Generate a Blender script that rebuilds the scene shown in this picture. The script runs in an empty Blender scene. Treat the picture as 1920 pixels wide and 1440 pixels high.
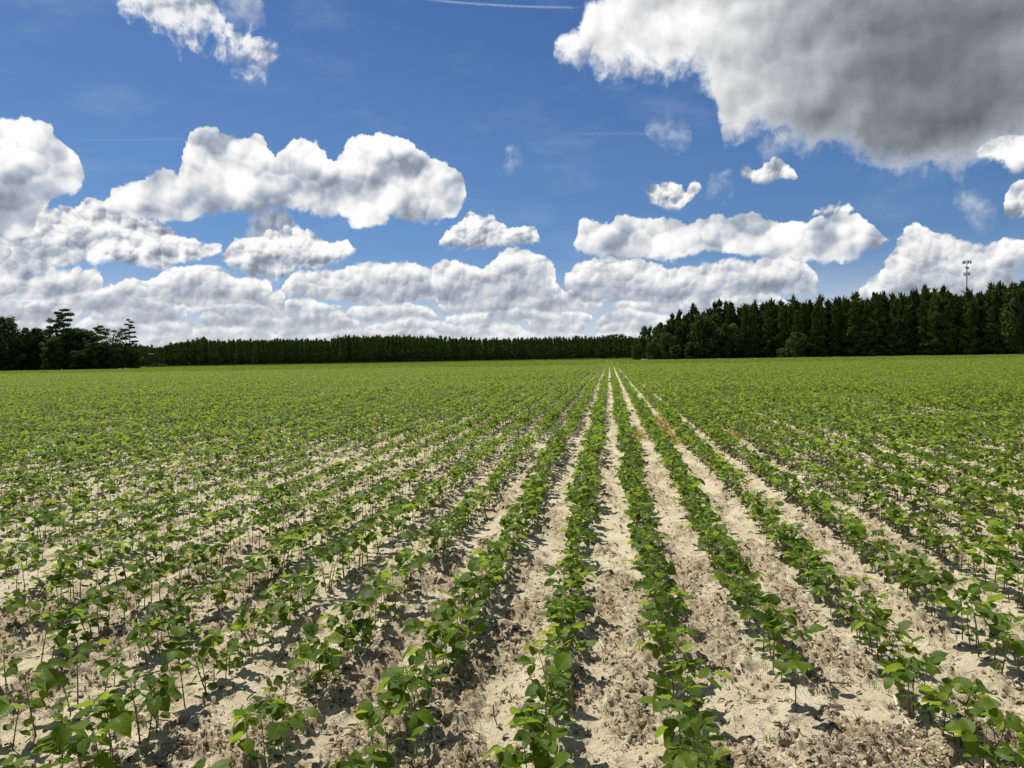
import bpy, bmesh, math, random
import numpy as np
from mathutils import Vector, Matrix

scene = bpy.context.scene
COL = scene.collection
R = math.radians
rng = np.random.default_rng(11)
random.seed(7)

# ------------------------------------------------------------------ camera
CAM_H, FPX = 1.5, 1350.0
yaw, pitch, roll = R(7.72), R(2.02), R(1.0)
FWD = Vector((-math.sin(yaw) * math.cos(pitch), math.cos(yaw) * math.cos(pitch), -math.sin(pitch)))
r0 = FWD.cross(Vector((0, 0, 1))).normalized()
u0 = r0.cross(FWD)
UPV = (math.cos(roll) * u0 + math.sin(roll) * r0).normalized()
RGT = (math.cos(roll) * r0 - math.sin(roll) * u0).normalized()
cam = bpy.data.cameras.new("camera")
cam.sensor_width = 36
cam.lens = 36 * FPX / 1920
cam.clip_start, cam.clip_end = 0.05, 20000
camo = bpy.data.objects.new("camera", cam)
camo.matrix_world = Matrix(((RGT.x, UPV.x, -FWD.x, 0), (RGT.y, UPV.y, -FWD.y, 0), (RGT.z, UPV.z, -FWD.z, CAM_H), (0, 0, 0, 1)))
COL.objects.link(camo)
scene.camera = camo


def ray(px, py):
    """Direction towards a point of the 1920 x 1440 photograph."""
    return (FWD + RGT * ((px - 960) / FPX) - UPV * ((py - 720) / FPX)).normalized()


def azel(px, py):
    d = ray(px, py)
    return math.atan2(d.x, d.y), math.asin(d.z)


def spot(px, dist):
    """Ground point at a bearing (by photograph column) and a distance along the view axis."""
    d = ray(px, 690)
    k = dist / d.dot(FWD)
    return Vector((d.x * k, d.y * k, 0))


# ------------------------------------------------------------------ render and light
scene.view_settings.view_transform = 'Standard'
scene.view_settings.look = 'None'
scene.view_settings.exposure = 0.2
scene.view_settings.gamma = 1.0
cy = scene.cycles
cy.use_denoising = True
cy.max_bounces = 6
cy.diffuse_bounces = 3
cy.glossy_bounces = 2
cy.transmission_bounces = 3
cy.transparent_max_bounces = 8
cy.sample_clamp_indirect = 4
cy.caustics_reflective = cy.caustics_refractive = False

SUN_EL, SUN_AZ = R(62), R(-48)          # azimuth from +Y towards +X
sd = Vector((math.sin(SUN_AZ) * math.cos(SUN_EL), math.cos(SUN_AZ) * math.cos(SUN_EL), math.sin(SUN_EL)))
sun = bpy.data.lights.new("sun", 'SUN')
sun.energy, sun.angle, sun.color = 5.0, R(0.53), (1.0, 0.955, 0.87)
suno = bpy.data.objects.new("sun", sun)
suno.rotation_euler = (-sd).to_track_quat('-Z', 'Y').to_euler()
suno.location = (0, 0, 30)
COL.objects.link(suno)


# ------------------------------------------------------------------ node helper
class NT:
    def __init__(s, tree):
        s.t, s.n, s.l = tree, tree.nodes, tree.links

    def new(s, kind, **kw):
        n = s.n.new(kind)
        for k, v in kw.items():
            setattr(n, k, v)
        return n

    def put(s, sock, v):
        if hasattr(v, 'links') or isinstance(v, bpy.types.NodeSocket):
            s.l.new(v, sock)
        elif v is not None:
            sock.default_value = v

    def m(s, op, a, b=None, c=None, clamp=False):
        n = s.new('ShaderNodeMath', operation=op, use_clamp=clamp)
        for i, v in enumerate((a, b, c)):
            if v is not None:
                s.put(n.inputs[i], v)
        return n.outputs[0]

    def vm(s, op, a, b=None):
        n = s.new('ShaderNodeVectorMath', operation=op)
        s.put(n.inputs[0], a)
        if b is not None:
            s.put(n.inputs[3 if op == 'SCALE' else 1], b)
        return n.outputs['Value' if op in ('LENGTH', 'DOT_PRODUCT', 'DISTANCE') else 'Vector']

    def xyz(s, x, y, z=0.0):
        n = s.new('ShaderNodeCombineXYZ')
        for i, v in enumerate((x, y, z)):
            s.put(n.inputs[i], v)
        return n.outputs[0]

    def sep(s, v):
        n = s.new('ShaderNodeSeparateXYZ')
        s.put(n.inputs[0], v)
        return n.outputs

    def mr(s, v, a, b, c=0.0, d=1.0, kind='SMOOTHSTEP'):
        n = s.new('ShaderNodeMapRange', interpolation_type=kind)
        for i, x in enumerate((v, a, b, c, d)):
            s.put(n.inputs[i], x)
        return n.outputs[0]

    def mixc(s, f, a, b, blend='MIX'):
        n = s.new('ShaderNodeMix', data_type='RGBA', blend_type=blend)
        s.put(n.inputs[0], f)
        for sock, v in ((n.inputs[6], a), (n.inputs[7], b)):
            s.put(sock, (*v, 1) if isinstance(v, tuple) and len(v) == 3 else v)
        return n.outputs[2]

    def noise(s, vec, scale, detail=4.0, rough=0.5, dist=0.0, dim='3D', out=0, lac=2.0):
        n = s.new('ShaderNodeTexNoise', noise_dimensions=dim)
        s.put(n.inputs['Vector'], vec)
        n.inputs['Scale'].default_value = scale
        n.inputs['Detail'].default_value = detail
        n.inputs['Roughness'].default_value = rough
        n.inputs['Distortion'].default_value = dist
        n.inputs['Lacunarity'].default_value = lac
        return n.outputs[out]

    def voro(s, vec, scale, detail=2.0, rough=0.5, lac=2.0, dim='2D', feature='F1'):
        n = s.new('ShaderNodeTexVoronoi', voronoi_dimensions=dim, feature=feature)
        s.put(n.inputs['Vector'], vec)
        n.inputs['Scale'].default_value = scale
        n.inputs['Detail'].default_value = detail
        n.inputs['Roughness'].default_value = rough
        n.inputs['Lacunarity'].default_value = lac
        if feature == 'SMOOTH_F1':
            n.inputs['Smoothness'].default_value = 0.35
        n.normalize = True
        return n.outputs['Distance']

    def curve(s, x, pts):
        n = s.new('ShaderNodeFloatCurve')
        s.put(n.inputs['Value'], x)
        c = n.mapping
        c.use_clip = False
        c.extend = 'HORIZONTAL'
        k = c.curves[0]
        while len(k.points) < len(pts):
            k.points.new(0.5, 0.5)
        for p, (a, b) in zip(k.points, pts):
            p.location = (a, b)
            p.handle_type = 'VECTOR'
        c.update()
        return n.outputs[0]


# ------------------------------------------------------------------ sky: Nishita plus cumulus, all by direction
AZ0, AZ1 = -0.98, 0.72       # bearings the cloud outlines cover; they fold back beyond
ELK = 0.7                    # elevation unit of the outline curves


def sky_world():
    w = bpy.data.worlds.new("World")
    scene.world = w
    w.use_nodes = True
    T = NT(w.node_tree)
    T.n.clear()
    out = T.new('ShaderNodeOutputWorld')
    bg = T.new('ShaderNodeBackground')
    bg.inputs['Strength'].default_value = 0.088
    T.l.new(bg.outputs[0], out.inputs[0])
    st = T.new('ShaderNodeTexSky', sky_type='NISHITA', sun_disc=False)
    st.sun_elevation, st.sun_rotation = SUN_EL, SUN_AZ
    st.altitude, st.air_density, st.dust_density, st.ozone_density = 0, 1.0, 0.6, 2.2
    skyc = st.outputs[0]
    d = T.new('ShaderNodeTexCoord').outputs['Generated']
    dx, dy, dz = T.sep(d)
    # the air near the skyline is clear and blue, so read the model a little above it
    T.l.new(T.xyz(dx, dy, T.m('ADD', T.m('MULTIPLY', T.m('MAXIMUM', dz, 0.0), 0.86), 0.14)), st.inputs['Vector'])
    az = T.m('ARCTAN2', dx, dy)
    el = T.m('ARCSINE', dz)
    az = T.m('ADD', T.m('PINGPONG', T.m('SUBTRACT', az, AZ0), AZ1 - AZ0), AZ0)
    P = T.xyz(az, el)
    # domain warp, then two billow fields (large lumps for the near clouds, small for the far ones)
    wa = T.noise(P, 9, 5, 0.55, dim='2D', out=1)
    wv = T.vm('SCALE', T.vm('SUBTRACT', wa, (0.5, 0.5, 0.5)), 0.034)
    wb = T.noise(P, 55, 4, 0.6, dim='2D', out=1)
    wv2 = T.vm('SCALE', T.vm('SUBTRACT', wb, (0.5, 0.5, 0.5)), 0.007)
    PW = T.vm('ADD', T.vm('ADD', P, wv), wv2)
    fine = T.noise(PW, 60, 6, 0.62, dim='2D')
    finec = T.m('SUBTRACT', fine, 0.5)
    SD = (-0.5, 0.86, 0)

    BIAS = -0.0

    def lobes(v, scale):
        d_ = T.voro(v, scale, 0.0, 0.5, 2.0, feature='F1')
        return T.m('SUBTRACT', 1.0, T.m('MULTIPLY', T.m('MULTIPLY', d_, d_), 1.15))

    def billow(scale, delta):
        """Heaped round lumps in two sizes, and how far each faces the sun."""
        q1 = T.vm('ADD', PW, tuple(x * delta for x in SD))
        q2 = T.vm('ADD', PW, tuple(x * delta * 0.5 for x in SD))
        a1, a2, b1, b2, a3 = lobes(PW, scale), lobes(PW, scale * 2.6), lobes(q1, scale), lobes(q2, scale * 2.6), lobes(PW, scale * 6.5)
        h = T.m('ADD', T.m('ADD', T.m('MULTIPLY', a1, 0.54), T.m('MULTIPLY', a2, 0.32)), T.m('MULTIPLY', a3, 0.16))
        return T.m('SUBTRACT', h, 0.82), T.m('ADD', T.m('MULTIPLY', T.m('SUBTRACT', a1, b1), 0.75), T.m('MULTIPLY', T.m('SUBTRACT', a2, b2), 0.5))

    def soft_relief(scale, delta):
        q = T.vm('ADD', P, tuple(x * delta for x in SD))
        return T.m('SUBTRACT', T.noise(P, scale, 3, 0.45, dim='2D'), T.noise(q, scale, 3, 0.45, dim='2D'))

    BIG = (*billow(16, 0.012), soft_relief(15, 0.022))
    SML = (*billow(36, 0.006), soft_relief(32, 0.010))
    broad = T.m('SUBTRACT', T.noise(PW, 13, 3, 0.5, dim='2D'), 0.5)

    def layer(prev, clouds, field, soft=0.006, amp=0.022, bamp=0.4, whit=9.0, grey=4.2, lo=0.01, hi=0.05, rel=3.0, fin=0.010, tint=(0.80, 0.90, 1.06), dens=1.0, broadk=1.0, vert=0.0, srel=2.2, spread=0.009, dark=None, vtop=0.85, bsoft=2.3):
        """Composite one rank of clouds: each cloud is a top and a bottom outline (photo points)."""
        def prof(key, empty):
            pts = []
            cl = sorted(([sorted(azel(*q) for q in c[k]) for k in (key, 1 - key)] for c in clouds), key=lambda c: c[0][0][0])
            for i, (p, o) in enumerate(cl):
                ga = p[0][0] - cl[i - 1][0][-1][0] if i else 1
                gb = cl[i + 1][0][0][0] - p[-1][0] if i + 1 < len(cl) else 1
                sg = 0.010 if key == 0 else -0.010
                if ga > 0.006:
                    w0 = min(spread, ga * 0.35)
                    e0 = (p[0][1] + o[0][1]) / 2 - sg
                    pts += [(p[0][0] - w0 - 0.001, None), (p[0][0] - w0, e0)]
                pts += p
                if gb > 0.006:
                    w1 = min(spread, gb * 0.35)
                    e1 = (p[-1][1] + o[-1][1]) / 2 - sg
                    pts += [(p[-1][0] + w1, e1), (p[-1][0] + w1 + 0.001, None)]
            pts.sort(key=lambda q: q[0])
            res = [(0.0, empty)]
            for a, b in pts:
                x = (a - AZ0) / (AZ1 - AZ0)
                x = max(x, res[-1][0] + 1e-4)
                res.append((x, empty if b is None else b / ELK + 0.2))
            res.append((max(1.0, res[-1][0] + 1e-4), empty))
            return res
        W = PW
        ax, ay, _ = T.sep(W)
        x = T.m('DIVIDE', T.m('SUBTRACT', ax, AZ0), AZ1 - AZ0)
        top = T.m('MULTIPLY', T.m('SUBTRACT', T.curve(x, prof(0, 0.0)), 0.2), ELK)
        bot = T.m('MULTIPLY', T.m('SUBTRACT', T.curve(x, prof(1, 1.0)), 0.2), ELK)
        H, rl, sr = field
        tt = T.m('SUBTRACT', top, ay)
        tb = T.m('SUBTRACT', ay, bot)
        tt2 = T.m('ADD', tt, T.m('ADD', T.m('MULTIPLY', H, amp), T.m('MULTIPLY', finec, fin)))
        tb2 = T.m('ADD', tb, T.m('ADD', T.m('MULTIPLY', H, amp * bamp), T.m('MULTIPLY', finec, fin * 1.6)))
        # softer, feathered bottom edge than top edge
        at = T.mr(tt2, -soft, soft)
        ab = T.mr(tb2, -soft * bsoft, soft * bsoft)
        al = T.m('MULTIPLY', T.m('MULTIPLY', at, ab), dens, clamp=True)
        # thick middle and base turn grey, rims and sunward lumps stay white
        dep = T.m('MINIMUM', tt2, T.m('MULTIPLY', tb2, 2.2))
        dep = T.m('ADD', dep, T.m('MULTIPLY', broad, 0.03 * broadk))
        g = T.mr(dep, lo, hi)
        if vert:
            tt3 = T.m('ADD', T.m('MAXIMUM', tt2, 0.0), T.m('MULTIPLY', broad, 0.012 * broadk))
            q = T.m('DIVIDE', tt3, T.m('ADD', T.m('MAXIMUM', T.m('ADD', tt2, tb2), 0.0), 0.004))
            gv = T.mr(q, 0.12, vtop)
            g = T.m('ADD', T.m('MULTIPLY', g, 1.0 - vert), T.m('MULTIPLY', gv, vert))
        if dark:
            (ca, ce), rx, ry = azel(*dark[0]), dark[1], dark[2]
            rx2 = T.m('DIVIDE', T.m('SUBTRACT', ax, ca), T.m('ADD', rx * 0.85, T.m('MULTIPLY', T.m('SIGN', T.m('SUBTRACT', ax, ca)), rx * 0.15)))
            ry2 = T.m('DIVIDE', T.m('SUBTRACT', ay, ce), ry)
            rr = T.m('SQRT', T.m('ADD', T.m('MULTIPLY', rx2, rx2), T.m('MULTIPLY', ry2, ry2)))
            rr = T.m('ADD', rr, T.m('MULTIPLY', broad, 0.7))
            g = T.m('MULTIPLY', T.m('POWER', T.mr(rr, 1.12, 0.12, kind='LINEAR'), 0.55), g)
        lum = T.m('ADD', T.m('MULTIPLY', T.m('SUBTRACT', 1.0, g), whit), T.m('MULTIPLY', g, grey))
        lum = T.m('MULTIPLY', lum, T.m('ADD', 1.0, T.m('ADD', T.m('ADD', T.m('MULTIPLY', rl, rel * 0.85), T.m('MULTIPLY', sr, srel)), T.m('MULTIPLY', finec, 0.09))))
        lum = T.m('MINIMUM', T.m('MAXIMUM', lum, grey * 0.6), whit * 1.18)
        tn = T.mixc(T.mr(lum, grey * 0.9, whit), tint, (1.0, 1.0, 1.0))
        colr = T.vm('SCALE', tn, lum)
        return T.mixc(al, prev, colr)

    def flat_of(y, pts, j=0):
        return [(p[0], y + j * math.sin(p[0] * 0.031)) for p in pts]

    def rank(x0, x1, step, y, a, seed):
        r = random.Random(seed)
        pts, x = [], x0
        while x < x1:
            pts.append((x, y - a * r.random() ** 1.4))
            x += step * (0.4 + r.random())
        return pts

    def puffs(x0, x1, wid, y, hgt, seed, gap=0.2):
        """A row of flat based heaps between two columns of the photograph."""
        r, res, x = random.Random(seed), [], x0
        while x < x1:
            w = wid * (0.5 + r.random())
            h = hgt * (0.45 + 0.8 * r.random())
            b = y + r.uniform(-5, 5)
            n = max(3, int(w / 16))
            top = [(x + w * i / n, b - 3 - h * (math.sin(math.pi * (0.08 + 0.84 * i / n)) ** 0.6) * (0.65 + 0.5 * r.random())) for i in range(n + 1)]
            res.append((top, [(x, b), (x + w / 2, b + 2), (x + w, b)]))
            x += w + 18 + (wid * r.random() if r.random() < gap else 0)
        return res

    # faint contrails and thin veil
    def streak(prev, a, b, wid, k):
        (a0, e0), (a1, e1) = azel(*a), azel(*b)
        t = T.m('DIVIDE', T.m('SUBTRACT', az, a0), a1 - a0)
        le = T.m('ADD', T.m('MULTIPLY', t, e1 - e0), e0)
        dd = T.m('ABSOLUTE', T.m('ADD', T.m('SUBTRACT', el, le), T.m('MULTIPLY', finec, wid * 0.8)))
        f = T.m('MULTIPLY', T.mr(dd, wid, 0.0), T.m('MULTIPLY', T.mr(t, 0.0, 0.2), T.mr(t, 1.0, 0.85)))
        f = T.m('MULTIPLY', f, T.m('MULTIPLY', T.m('ADD', fine, 0.2), k))
        return T.mixc(f, prev, (7.5, 7.9, 8.4))

    # pull the clear sky towards the deep summer blue and pale it near the horizon by real air: Nishita only, tinted
    lowc = T.mixc(T.mr(el, 0.03, 0.2, kind='LINEAR'), (0.72, 0.86, 0.96), (0.52, 0.73, 0.91))
    c = T.mixc(1.0, skyc, T.mixc(T.mr(el, 0.2, 0.5, kind='LINEAR'), lowc, (0.30, 0.50, 0.77)), 'MULTIPLY')
    # unseen grey cloud cover added overhead to turn the blue shadow fill neutral
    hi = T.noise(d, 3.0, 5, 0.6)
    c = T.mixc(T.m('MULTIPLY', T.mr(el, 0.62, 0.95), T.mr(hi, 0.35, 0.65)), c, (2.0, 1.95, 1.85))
    veil = T.noise(T.xyz(T.m('MULTIPLY', az, 2.2), T.m('MULTIPLY', el, 6.0)), 3.0, 6, 0.6, dim='2D')
    c = T.mixc(T.m('MULTIPLY', T.mr(veil, 0.5, 0.85), 0.13), c, (6.0, 6.6, 7.2))
    c = streak(c, (780, -3), (1095, 14), 0.0020, 0.42)
    c = streak(c, (130, 262), (360, 260), 0.0022, 0.10)
    c = streak(c, (1050, 250), (1280, 248), 0.003, 0.10)
    c = streak(c, (480, 560), (540, 520), 0.0018, 0.2)

    # far ranks along the horizon
    f = dict(field=SML, soft=0.0022, amp=0.010, fin=0.007, bamp=0.3, lo=0.004, hi=0.02, rel=1.6, broadk=0.3, vert=0.85, srel=1.2, bsoft=1.6)
    lowf = dict(f, amp=0.005, fin=0.0045, soft=0.0016)
    hz = T.mr(T.m('ADD', el, T.m('MULTIPLY', broad, 0.02)), 0.15, 0.0)
    c = T.mixc(T.m('MULTIPLY', hz, 0.85), c, (5.9, 6.5, 7.2))
    c = layer(c, puffs(-160, 2060, 210, 668, 26, 31, 0), whit=7.0, grey=5.6, **lowf)
    c = layer(c, puffs(-200, 2060, 170, 656, 24, 21, 0), whit=7.8, grey=5.2, **lowf)
    c = layer(c, puffs(-100, 1700, 230, 642, 30, 22, 0) + puffs(1760, 2060, 190, 640, 30, 32, 0), whit=8.0, grey=4.8, **lowf)
    c = layer(c, puffs(-140, 1540, 190, 624, 36, 23, 0) + puffs(1620, 2060, 190, 622, 40, 33, 0), whit=8.2, grey=4.5, **f)
    c = layer(c, puffs(-90, 1330, 210, 606, 40, 24, 0.1) + puffs(1290, 1520, 150, 602, 36, 29, 0), whit=8.5, grey=4.7, **f)
    c = layer(c, puffs(-160, 1230, 230, 586, 46, 25, 0.1) + puffs(1650, 1880, 130, 596, 40, 35, 0), whit=8.5, grey=4.7, **f)
    c = layer(c, puffs(-130, 160, 190, 560, 36, 26, 0) + puffs(310, 1240, 200, 564, 46, 27, 0.1) + puffs(1270, 1480, 150, 578, 44, 28, 0), whit=8.5, grey=4.7, **f)
    c = T.mixc(T.m('MULTIPLY', T.mr(el, 0.10, 0.0), 0.45), c, (7.0, 7.35, 7.8))
    f.update(amp=0.02, hi=0.03, broadk=0.7, rel=1.7, vert=0.7)
    c = layer(c, [
        ([(-120, 545), (0, 520), (100, 512), (190, 508), (194, 530)], [(-120, 560), (0, 560), (100, 552), (194, 545)]),
        ([(225, 545), (245, 522), (270, 528), (300, 506), (350, 500), (410, 502), (440, 522), (500, 520)], [(225, 552), (300, 566), (400, 572), (500, 560)]),
        ([(535, 525), (560, 508), (620, 506), (700, 497), (750, 488), (780, 495), (810, 512), (830, 492), (850, 490), (880, 504), (908, 512)], [(535, 548), (620, 560), (700, 566), (800, 562), (908, 560)]),
        ([(915, 508), (930, 486), (950, 476), (970, 474), (1000, 484), (1030, 492), (1042, 512)], [(915, 570), (980, 578), (1042, 570)]),
        ([(1062, 515), (1080, 496), (1110, 490), (1150, 486), (1200, 492), (1260, 500), (1300, 508), (1330, 500), (1380, 497), (1440, 496), (1490, 500), (1515, 505), (1530, 516)], [(1062, 545), (1150, 560), (1250, 564), (1330, 560), (1440, 556), (1530, 548)]),
        ([(1604, 556), (1625, 540), (1650, 530), (1662, 500), (1672, 470), (1690, 440), (1700, 426), (1725, 420), (1760, 430), (1780, 440), (1800, 450), (1850, 455), (1890, 450), (1920, 455), (2050, 440)], [(1604, 570), (1650, 600), (1800, 600), (1880, 560), (1905, 500), (2050, 490)]),
    ], whit=8.5, grey=4.7, **f)
    # middle ranks
    f = dict(field=SML, soft=0.0019, amp=0.024, fin=0.010, bamp=0.35, lo=0.012, hi=0.055, rel=2.6)
    c = layer(c, [([(455, 425), (475, 412), (510, 402), (535, 404), (550, 425)], [(455, 445), (500, 455), (550, 440)])],
              field=SML, soft=0.012, amp=0.02, fin=0.02, whit=5.0, grey=3.6, rel=0.5, dens=0.9)
    c = layer(c, [
        ([(-120, 400), (0, 400), (60, 396), (100, 395), (150, 386), (200, 372), (230, 372), (255, 400), (262, 430)], [(-120, 520), (0, 522), (100, 505), (160, 490), (262, 480)]),
        ([(420, 470), (432, 450), (470, 446), (500, 438), (540, 432), (580, 432), (600, 446), (620, 450), (640, 440), (654, 450), (658, 465)], [(420, 490), (470, 520), (540, 512), (600, 500), (658, 472)]),
        ([(828, 460), (836, 446), (860, 425), (870, 405), (880, 396), (890, 402), (905, 408), (925, 402), (935, 415), (960, 428), (985, 430), (1003, 435)], [(828, 465), (900, 468), (960, 466), (1003, 457)]),
        ([(1209, 352), (1216, 345), (1240, 340), (1275, 345), (1285, 354), (1295, 338), (1305, 337), (1315, 345)], [(1209, 364), (1220, 376), (1250, 383), (1275, 380), (1290, 366), (1315, 351)]),
        ([(1396, 314), (1404, 311), (1420, 318), (1440, 312), (1455, 300), (1470, 308), (1487, 320)], [(1396, 322), (1410, 331), (1450, 333), (1487, 326)]),
        ([(1534, 398), (1565, 394), (1580, 380), (1595, 388), (1604, 395)], [(1534, 404), (1604, 404)]),
        ([(1896, 380), (1902, 350), (1915, 342), (2050, 330)], [(1896, 402), (1910, 407), (2050, 402)]),
    ], whit=8.2, grey=5.1, vert=0.6, **f)
    c = layer(c, [
        ([(160, 485), (190, 465), (230, 450), (262, 418), (290, 413), (312, 426), (340, 440), (380, 455), (408, 452)], [(160, 496), (250, 499), (330, 495), (408, 472)]),
    ], whit=8.2, grey=4.5, **f)
    f = dict(field=BIG, soft=0.0017, amp=0.034, fin=0.011, bamp=0.3, lo=0.02, hi=0.15, rel=2.4, broadk=0.6)
    c = layer(c, [
        ([(-150, 200), (0, 224), (30, 220), (60, 224), (90, 234), (110, 258), (130, 278), (148, 296), (156, 320)], [(-150, 450), (0, 440), (60, 430), (80, 390), (110, 368), (140, 356), (156, 345)]),
        ([(215, 365), (235, 352), (262, 348), (290, 326), (310, 316), (335, 332), (345, 300), (350, 280), (366, 256), (395, 247), (420, 256), (450, 257), (480, 253), (505, 268), (520, 292), (535, 272), (550, 259), (575, 266), (600, 275), (616, 298), (626, 306), (645, 286), (660, 266), (690, 259), (715, 258), (750, 263), (780, 276), (800, 300), (820, 312), (845, 323), (861, 334), (867, 350)],
         [(215, 395), (240, 405), (300, 408), (345, 405), (400, 396), (450, 399), (500, 401), (520, 394), (580, 392), (610, 402), (640, 396), (660, 424), (690, 428), (712, 420), (722, 400), (780, 413), (830, 416), (855, 405), (867, 375)]),
        ([(1078, 450), (1084, 430), (1100, 416), (1125, 425), (1160, 410), (1200, 408), (1250, 410), (1275, 420), (1300, 418), (1320, 412), (1345, 405), (1370, 412), (1400, 402), (1425, 400), (1450, 415), (1480, 425), (1510, 420), (1560, 412), (1600, 407), (1630, 416), (1650, 440), (1660, 452)],
         [(1078, 466), (1130, 480), (1180, 486), (1230, 481), (1300, 479), (1370, 481), (1410, 486), (1460, 496), (1550, 498), (1600, 491), (1640, 476), (1660, 462)]),
    ], whit=8.3, grey=5.5, vert=0.55, **f)
    # ragged scraps
    c = layer(c, [
        ([(412, 12), (430, -8), (470, -30), (484, 10)], [(412, 20), (440, 38), (475, 32), (484, 22)]),
        ([(1214, 236), (1240, 226), (1270, 230), (1286, 240)], [(1214, 244), (1250, 252), (1286, 252)]),
        ([(1432, 268), (1445, 250), (1460, 260)], [(1432, 275), (1445, 290), (1460, 275)]),
        ([(1340, 332), (1360, 329), (1376, 330)], [(1340, 340), (1376, 338)]),
        ([(1814, 340), (1830, 350), (1850, 370), (1865, 380)], [(1814, 352), (1822, 386), (1850, 390), (1865, 390)]),
        ([(950, 286), (960, 282), (970, 284)], [(950, 292), (970, 293)]),
    ], field=SML, soft=0.012, amp=0.02, fin=0.035, bamp=1.0, whit=7.8, grey=6.5, rel=1.0, dens=0.4)
    # the big near cloud and the torn one at the upper left
    c = layer(c, [
        ([(222, 5), (235, -20), (395, -20), (405, 40), (430, 62), (455, 72), (470, 62), (495, 86), (516, 104)], [(222, 8), (260, 26), (290, 46), (350, 50), (400, 62), (415, 80), (440, 86), (450, 102), (480, 120), (516, 116)]),
    ], field=SML, soft=0.008, amp=0.03, fin=0.045, bamp=1.0, whit=8.0, grey=6.6, lo=0.02, hi=0.08, rel=1.2, dens=0.92)
    c = layer(c, [
        ([(1840, 272), (1852, 262), (1872, 262), (2050, 240)], [(1840, 286), (1870, 300), (1900, 314), (2050, 308)]),
    ], whit=8.8, grey=6.0, **f)
    f.update(lo=-0.05, hi=0.045, amp=0.04, soft=0.008, bamp=0.9, fin=0.03, rel=0.55, srel=1.1, broadk=0.35)
    c = layer(c, [
        ([(1052, 84), (1062, 68), (1086, 56), (1094, 22), (1104, 4), (1140, -12), (1250, -60), (1400, -160), (1700, -300), (2050, -340)],
         [(1052, 90), (1075, 99), (1110, 110), (1135, 128), (1150, 116), (1200, 124), (1240, 119), (1290, 114), (1320, 140), (1338, 170), (1346, 246), (1380, 247), (1430, 236), (1445, 250), (1470, 244), (1520, 262), (1560, 254), (1600, 270), (1630, 293), (1700, 295), (1780, 290), (1810, 289), (1840, 272), (1920, 250), (2050, 240)]),
    ], whit=8.4, grey=2.05, tint=(0.86, 0.96, 1.06), dark=((1760, 120), 0.36, 0.23), **f)
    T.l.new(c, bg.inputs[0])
    w.cycles.sampling_method = 'MANUAL'
    w.cycles.sample_map_resolution = 512


sky_world()


# ------------------------------------------------------------------ small helpers
def tag(o, label=None, cat=None, group=None, kind=None):
    for k, v in (('label', label), ('category', cat), ('group', group), ('kind', kind)):
        if v:
            o[k] = v
    return o


def empty(name, loc, rz=0.0, s=1.0):
    o = bpy.data.objects.new(name, None)
    o.empty_display_size = 0.1
    o.location, o.rotation_euler, o.scale = loc, (0, 0, rz), (s, s, s)
    COL.objects.link(o)
    return o


class MB:
    """Collects vertices and faces (with material index, tone and uv) and links them as one mesh object."""
    def __init__(s):
        s.v, s.f, s.mi, s.tone, s.uv = [], [], [], [], []

    def add(s, vs, fs, mi=0, tone=0.5, uv=None):
        b = len(s.v)
        s.v += [tuple(p) for p in vs]
        s.tone += [tone] * len(vs)
        s.uv += uv if uv else [(0.0, 0.0)] * len(vs)
        s.f += [tuple(i + b for i in f) for f in fs]
        s.mi += [mi] * len(fs)

    def tube(s, pts, rad, n=5, mi=0, tone=0.5, cap=True):
        pts = [Vector(p) for p in pts]
        vs, fs = [], []
        up = Vector((0.31, 0.17, 0.93))
        for i, p in enumerate(pts):
            t = (pts[min(i + 1, len(pts) - 1)] - pts[max(i - 1, 0)]).normalized()
            a = t.cross(up if abs(t.dot(up)) < 0.95 else Vector((1, 0, 0))).normalized()
            b = t.cross(a)
            for k in range(n):
                q = 2 * math.pi * k / n
                vs.append(p + (a * math.cos(q) + b * math.sin(q)) * rad[i])
        for i in range(len(pts) - 1):
            for k in range(n):
                fs.append((i * n + k, i * n + (k + 1) % n, (i + 1) * n + (k + 1) % n, (i + 1) * n + k))
        if cap:
            fs += [tuple(range(n))[::-1], tuple((len(pts) - 1) * n + k for k in range(n))]
        s.add(vs, fs, mi, tone)

    def box(s, c, d, mi=0, tone=0.5, rot=None):
        x, y, z = (q / 2 for q in d)
        vs = [Vector((a * x, b * y, e * z)) for a in (-1, 1) for b in (-1, 1) for e in (-1, 1)]
        if rot:
            vs = [rot @ v for v in vs]
        s.add([v + Vector(c) for v in vs], [(0, 1, 3, 2), (4, 6, 7, 5), (0, 4, 5, 1), (2, 3, 7, 6), (0, 2, 6, 4), (1, 5, 7, 3)], mi, tone)

    def merge(s, o, M=None, tone=0.0):
        b = len(s.v)
        s.v += [tuple(M @ Vector(p)) for p in o.v] if M else o.v
        s.tone += [t + tone for t in o.tone]
        s.uv += o.uv
        s.f += [tuple(i + b for i in f) for f in o.f]
        s.mi += o.mi

    def mesh(s, name, mats, smooth=True):
        me = bpy.data.meshes.new(name)
        me.from_pydata(s.v, [], s.f)
        for m in mats:
            me.materials.append(m)
        me.polygons.foreach_set('material_index', s.mi)
        me.polygons.foreach_set('use_smooth', [smooth] * len(s.f))
        at = me.attributes.new('tone', 'FLOAT', 'POINT')
        at.data.foreach_set('value', s.tone)
        uvl = me.uv_layers.new(name='UVMap')
        li = np.empty(len(me.loops), np.int32)
        me.loops.foreach_get('vertex_index', li)
        uvl.data.foreach_set('uv', np.array(s.uv, np.float32)[li].ravel())
        me.update()
        return me

    def build(s, name, mats, parent=None, smooth=True):
        return link(name, s.mesh(name, mats, smooth), parent)


def link(name, me, parent=None):
    o = bpy.data.objects.new(name, me)
    COL.objects.link(o)
    if parent:
        o.parent = parent
    return o


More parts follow.
